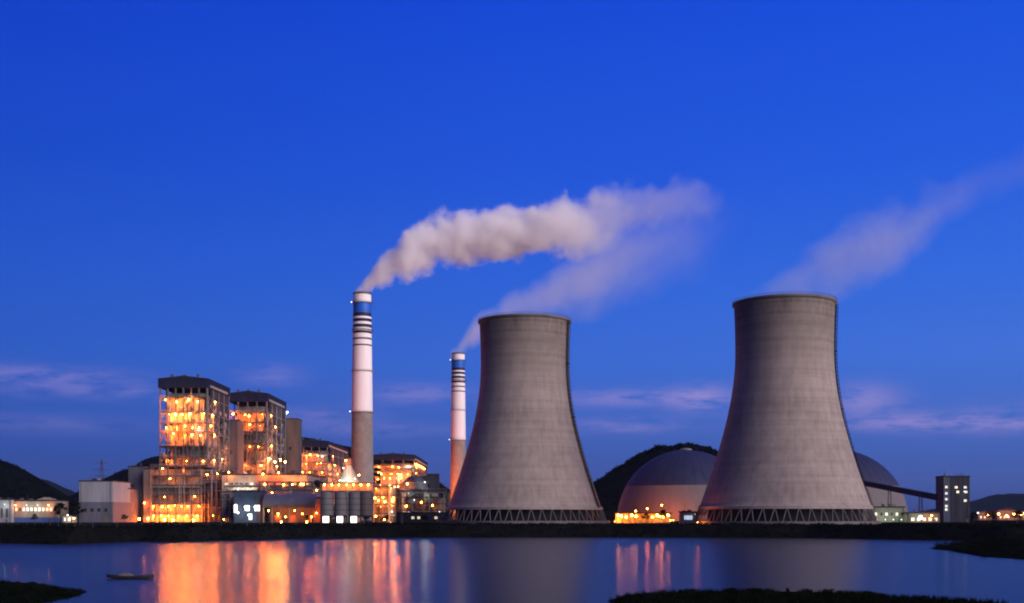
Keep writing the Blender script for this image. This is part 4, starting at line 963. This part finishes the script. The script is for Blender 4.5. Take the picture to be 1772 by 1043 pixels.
for px, py in ((1652, 842), (1668, 842), (1669, 850), (1655, 850), (1668, 865)): window(b, X(px, 810), X(px + 5, 810), 810, Z(py + 3, 810), Z(py - 1, 810), E_WW if px > 1660 else E_WIN, STEELD)
lamp(b, (X(1668, 807), 807, Z(850, 807)), 'w', 90, .3)
b = hall('loading_shed', 'low yellowish shed with a bright floodlight, left of the dark transfer tower', 'shed', X(1572, 780), X(1626, 780), 780, 792, Z(888, 780), mat('olive_render', (.14, .135, .10), .8, .25, .3))
for i in range(5): window(b, X(1577 + 10 * i, 780), X(1582 + 10 * i, 780), 780, 7, 9, E_WIN, STEELL, 2)
lamp(b, (X(1593, 772), 772, Z(895, 772)), 'w', 4500, 1.7); lamp(b, (X(1612, 776), 776, Z(892, 776)), 'y', 500, .4)
b = hall('maintenance_shed', 'pale green lit maintenance shed under the right coal dome', 'shed', X(1510, 790), X(1566, 790), 790, 803, Z(878, 790), mat('pale_green_render', (.17, .19, .14), .8, .15, .3))
for i in range(6): window(b, X(1514 + 9 * i, 790), X(1518 + 9 * i, 790), 790, 10.4, 12.4, GLASS if i % 2 else E_WIN, STEELL)
for i in range(4): lamp(b, (X(1518 + 14 * i, 786), 786, Z(899, 786)), 'w', 350, .35, below=-.4)

# distant lamps and houses at the right edge
for i, (pa, pb, py, lab) in enumerate(((1692, 1716, 880, 'low pink house left of two in the far row of lights'), (1726, 1762, 877, 'wider low house at the right end of the far row of lights'), (1768, 1800, 880, 'low house cut off by the right edge of the picture'))):
    b = hall('house', lab, 'house', X(pa, 1210), X(pb, 1210), 1210, 1222, Z(py + 6, 1210), PINK, pitched=True)
    b['group'] = 'houses behind the far street lamps'
    for k in range(3): window(b, X(pa + 4 + 7 * k, 1210), X(pa + 4 + 7 * k, 1210) + 1.6, 1210, 8, 10, E_WIN)
def street_lamp(loc, h, label, kind, power, r, group):
    s = thing('street_lamp', label, 'street lamp', loc, group); x, y, z = loc
    MB().tube((x, y, z - .3), (x, y, z + h), .14, .08, 8).build('post', STEELD, s)
    MB().bar((x, y, z + h), (x + 1.4, y, z + h + .3), .12).build('arm', STEELD, s)
    lamp(s, (x + 1.3, y, z + h - .1), kind, power, r, below=.9)
    return s
ordn = ('first', 'second', 'third', 'fourth', 'fifth', 'sixth', 'seventh')
for i, (px, py, k) in enumerate(((1690, 887, 'w'), (1708, 891, 'y'), (1726, 889, 'o'), (1740, 892, 'o'), (1752, 889, 'y'), (1764, 891, 'o'), (1770, 888, 'y'))):
    street_lamp((X(px, 1190), 1190, 6), Z(py, 1190) - 6, '%s street lamp from the left in the far row at the right edge' % ordn[i], k, 2500, .95, 'far street lamps at the right edge')

# ------------------------------------------------------------------ pylon, trees, boat
x, y = X(176, 1300), 1300; h = Z(795, 1300); pl = thing('power_pylon', 'thin lattice pylon rising behind the white warehouse', 'pylon', (x, y, 6))
t_ = MB(); lv = [6 + (h - 6) * k / 9 for k in range(10)]
def hw(z): return 4.2 * (1 - (z - 6) / (h - 6)) + .5
for za, zb in zip(lv, lv[1:]):
    for sx_ in (-1, 1):
        for sy in (-1, 1): t_.bar((x + sx_ * hw(za), y + sy * hw(za), za), (x + sx_ * hw(zb), y + sy * hw(zb), zb), .35)
        t_.bar((x + sx_ * hw(za), y - hw(za), za), (x - sx_ * hw(zb), y - hw(zb), zb), .2)
t_.build('lattice_mast', STEELD, pl)
for z, w in ((h - 4, 7), (h - 11, 9), (h - 18, 8)): MB().bar((x - w, y, z), (x + w, y, z), .5).build('crossarm', STEELD, pl)

for i, (px, D, hh, r, lab) in enumerate((
    (104, 746, 12, 4, 'dark tree directly right of the cream building'), (131, 752, 13, 4.2, 'dark tree close against the left side of the white warehouse'),
    (1148, 676, 7.5, 2.6, 'small tree lit orange in front of the canopy'), (1118, 680, 5.5, 2.2, 'lower tree lit orange left of the other lit tree by the canopy'),
    (1685, 700, 6, 2.8, 'dark round tree right of the grey equipment tower'), (1712, 660, 6.5, 3.2, 'dark broad tree on the right bank before the far lamps'), (1760, 640, 7, 3.2, 'dark tree at the right edge before the far lamps'),
    (532, 700, 4.6, 2.1, 'small dark tree before the curved roof hall'), (668, 690, 5, 2.2, 'small dark tree left of the workshop'), (735, 690, 4.6, 2.2, 'small dark tree before the right end of the workshop'),
    (215, 700, 5, 2.3, 'small dark tree before the dark blue grey block'), (60, 690, 5, 2.3, 'small dark tree before the cream building'))):
    tree((X(px, D), D, gz(X(px, D), D)), hh, r, lab, 40 + i, LEAFD if i not in (2, 3) else LEAF, 'trees along the plant front', 26)

# boat
bx, by = X(226, 190), 190; bt = thing('rowing_boat', 'long low dark boat lying on the water at the lower left', 'boat', (bx, by, 0))
hull = MB(); n = 14; sec = []
for i in range(n + 1):
    u = -1 + 2 * i / n; w = .72 * (1 - abs(u) ** 3.2) + .03; sh = .52 + .28 * u * u; k0 = .05 + .25 * abs(u) ** 4
    yy = [(-1, sh), (-.92, .18 + k0), (-.55, -.02 + k0), (.55, -.02 + k0), (.92, .18 + k0), (1, sh), (.93, sh), (.85, .2 + k0), (.5, .06 + k0), (-.5, .06 + k0), (-.85, .2 + k0), (-.93, sh)]
    sec.append([(bx + 3.85 * u, by + w * a, z - .06) for a, z in yy])
k = len(sec[0])
for s in sec: hull.v += s
for i in range(n):
    for j in range(k): q = (j + 1) % k; hull.f.append((i * k + j, i * k + q, i * k + k + q, i * k + k + j))
hull.f.append(tuple(range(k))); hull.f.append(tuple(n * k + j for j in reversed(range(k))))
hull.build('hull', mat('tarred_wood', (.025, .022, .02), .7, .4, 3), bt, True)
for dx in (-2.2, 1.0, 2.4): MB().box(bx + dx - .14, bx + dx + .14, by - .6, by + .6, .22, .27).build('seat', BARK, bt)
MB().bar((bx - 1.5, by - .55, .36), (bx + 2.6, by - .35, .42), .06).build('oar', BARK, bt)
tb = MB(); r_ = random.Random(3)
for j in range(9):
    for i in range(13):
        u, v_ = -1 + 2 * i / 12, -1 + 2 * j / 8
        tb.v.append((bx - .8 + 1.5 * u, by + .62 * v_, .30 + .6 * (1 - abs(u) ** 2.5) * (1 - abs(v_) ** 2.5) + r_.uniform(-.03, .03)))
for j in range(8):
    for i in range(12): tb.f.append((j * 13 + i, j * 13 + i + 1, j * 13 + i + 14, j * 13 + i + 13))
tag(tb.build('tarpaulin', mat('pale_canvas', (.12, .115, .10), .9, .2, 3), None, True), 'pale canvas cover heaped amidships in the dark boat', 'tarpaulin')
for o_ in (): pass

for px, D, lab, pw in ((1207, 600, 'low orange ground floodlight by the left foot of the right cooling tower', 2000), (1064, 690, 'low orange ground floodlight at the right foot of the left cooling tower', 6000)):
    fx = X(px, D); ft = thing('ground_floodlight', lab, 'floodlight', (fx, D, 6)); MB().box(fx - .5, fx + .5, D - .4, D + .4, 5.8, 6.25).build('base', CONC, ft)
    MB().bar((fx, D, 6.2), (fx, D, 6.8), .2).build('bracket', STEELD, ft); lamp(ft, (fx, D - .2, 6.9), 'o', pw, .15, below=-.1, fwd=-.8)

for px, lab in ((1105, 'low orange ground floodlight washing the left coal dome from behind the canopy'), (1165, 'low orange ground floodlight washing the left coal dome beside the right cooling tower')):
    D = 925; fx = X(px, D); ft = thing('ground_floodlight', lab, 'floodlight', (fx, D, 6)); MB().box(fx - .5, fx + .5, D - .4, D + .4, 5.8, 6.25).build('base', CONC, ft)
    MB().bar((fx, D, 6.2), (fx, D, 6.8), .2).build('bracket', STEELD, ft); lamp(ft, (fx, D - .2, 7.0), 'o', 16000, .3, below=-.9)
# ------------------------------------------------------------------ lakeside fence, poles and pipe bridge
def wire_fence(label, pa, pb, off):
    xa, xb = X(pa, 570), X(pb, 570); root = thing('wire_fence', label, 'fence', ((xa + xb) / 2, shore((xa + xb) / 2) + off, 6), 'lakeside fences')
    pts = []; x = xa
    while x <= xb: y = shore(x) + off; pts.append((x, y, gz(x, y))); x += 4
    wmb = MB()
    for p in pts: MB().box(p[0] - .08, p[0] + .08, p[1] - .08, p[1] + .08, p[2] - .3, p[2] + 1.9).build('post', STEELD, root)
    for p, q in zip(pts, pts[1:]):
        for h_ in (.5, 1.1, 1.75): wmb.bar((p[0], p[1], p[2] + h_), (q[0], q[1], q[2] + h_), .05)
    wmb.build('wires', STEELD, root)
wire_fence('lakeside wire fence with concrete posts below the boiler houses and turbine hall', 130, 640, 20)
wire_fence('lakeside wire fence with concrete posts between the two cooling towers', 1020, 1225, 17)
for px, lab in ((30, 'bare lamp pole before the cream building'), (320, 'bare lamp pole before the glowing steel frame'), (480, 'bare lamp pole before the curved roof hall'), (700, 'bare lamp pole before the scrubbers'), (1095, 'bare lamp pole before the glowing canopy'), (1560, 'bare lamp pole before the pale green shed')):
    x = X(px, 585); y = shore(x) + 24; p_ = thing('lamp_pole', lab, 'lamp pole', (x, y, gz(x, y)), 'unlit poles along the bank'); z = gz(x, y)
    MB().tube((x, y, z - .3), (x, y, z + 7), .11, .07, 8).build('post', STEEL, p_); MB().bar((x - .1, y, z + 7), (x + 1.5, y, z + 7.2), .12).build('arm', STEEL, p_)
pb_ = thing('pipe_bridge', 'lattice pipe bridge crossing in front of the cream turbine hall', 'pipe bridge', (X(465, 788), 788, 6)); t_ = MB(); xa, xb = X(388, 788), X(545, 788)
for z in (26.5, 29.5):
    for y in (787, 789): t_.bar((xa, y, z), (xb, y, z), .35)
x = xa; k = 0
while x < xb - 2.9: t_.bar((x, 787, 26.5 if k % 2 else 29.5), (x + 3, 787, 29.5 if k % 2 else 26.5), .22); t_.bar((x, 787, 26.5), (x, 787, 29.5), .22); x += 3; k += 1
t_.build('truss', STEEL, pb_)
for y, z, r_2 in ((787.4, 30.2, .5), (788.6, 30.3, .6), (788, 27, .45)): MB().tube((xa, y, z), (xb, y, z), r_2, n=8).build('pipe', CLAD, pb_)
for k in range(5): x = xa + (xb - xa) * k / 4; MB().bar((x, 788, 5.7), (x, 788, 26.4), .7).build('trestle_leg', STEEL, pb_)

# ------------------------------------------------------------------ evening haze over the lake and the plain
hz = MB().box(-9200, 9200, -450, 13200, -4.0, 430).build('haze', None); hz['kind'] = 'stuff'
tag(hz, 'thin evening haze over the lake and the plain', 'haze', kind='stuff')
hm = bpy.data.materials.new('haze_air'); hm.use_nodes = True; t = hm.node_tree
for q in list(t.nodes): t.nodes.remove(q)
o_ = t.nodes.new('ShaderNodeOutputMaterial'); pv = t.nodes.new('ShaderNodeVolumePrincipled'); pv.inputs['Color'].default_value = (.42, .60, 1, 1); pv.inputs['Density'].default_value = HAZE
t.links.new(pv.outputs[0], o_.inputs['Volume']); hz.data.materials.append(hm)
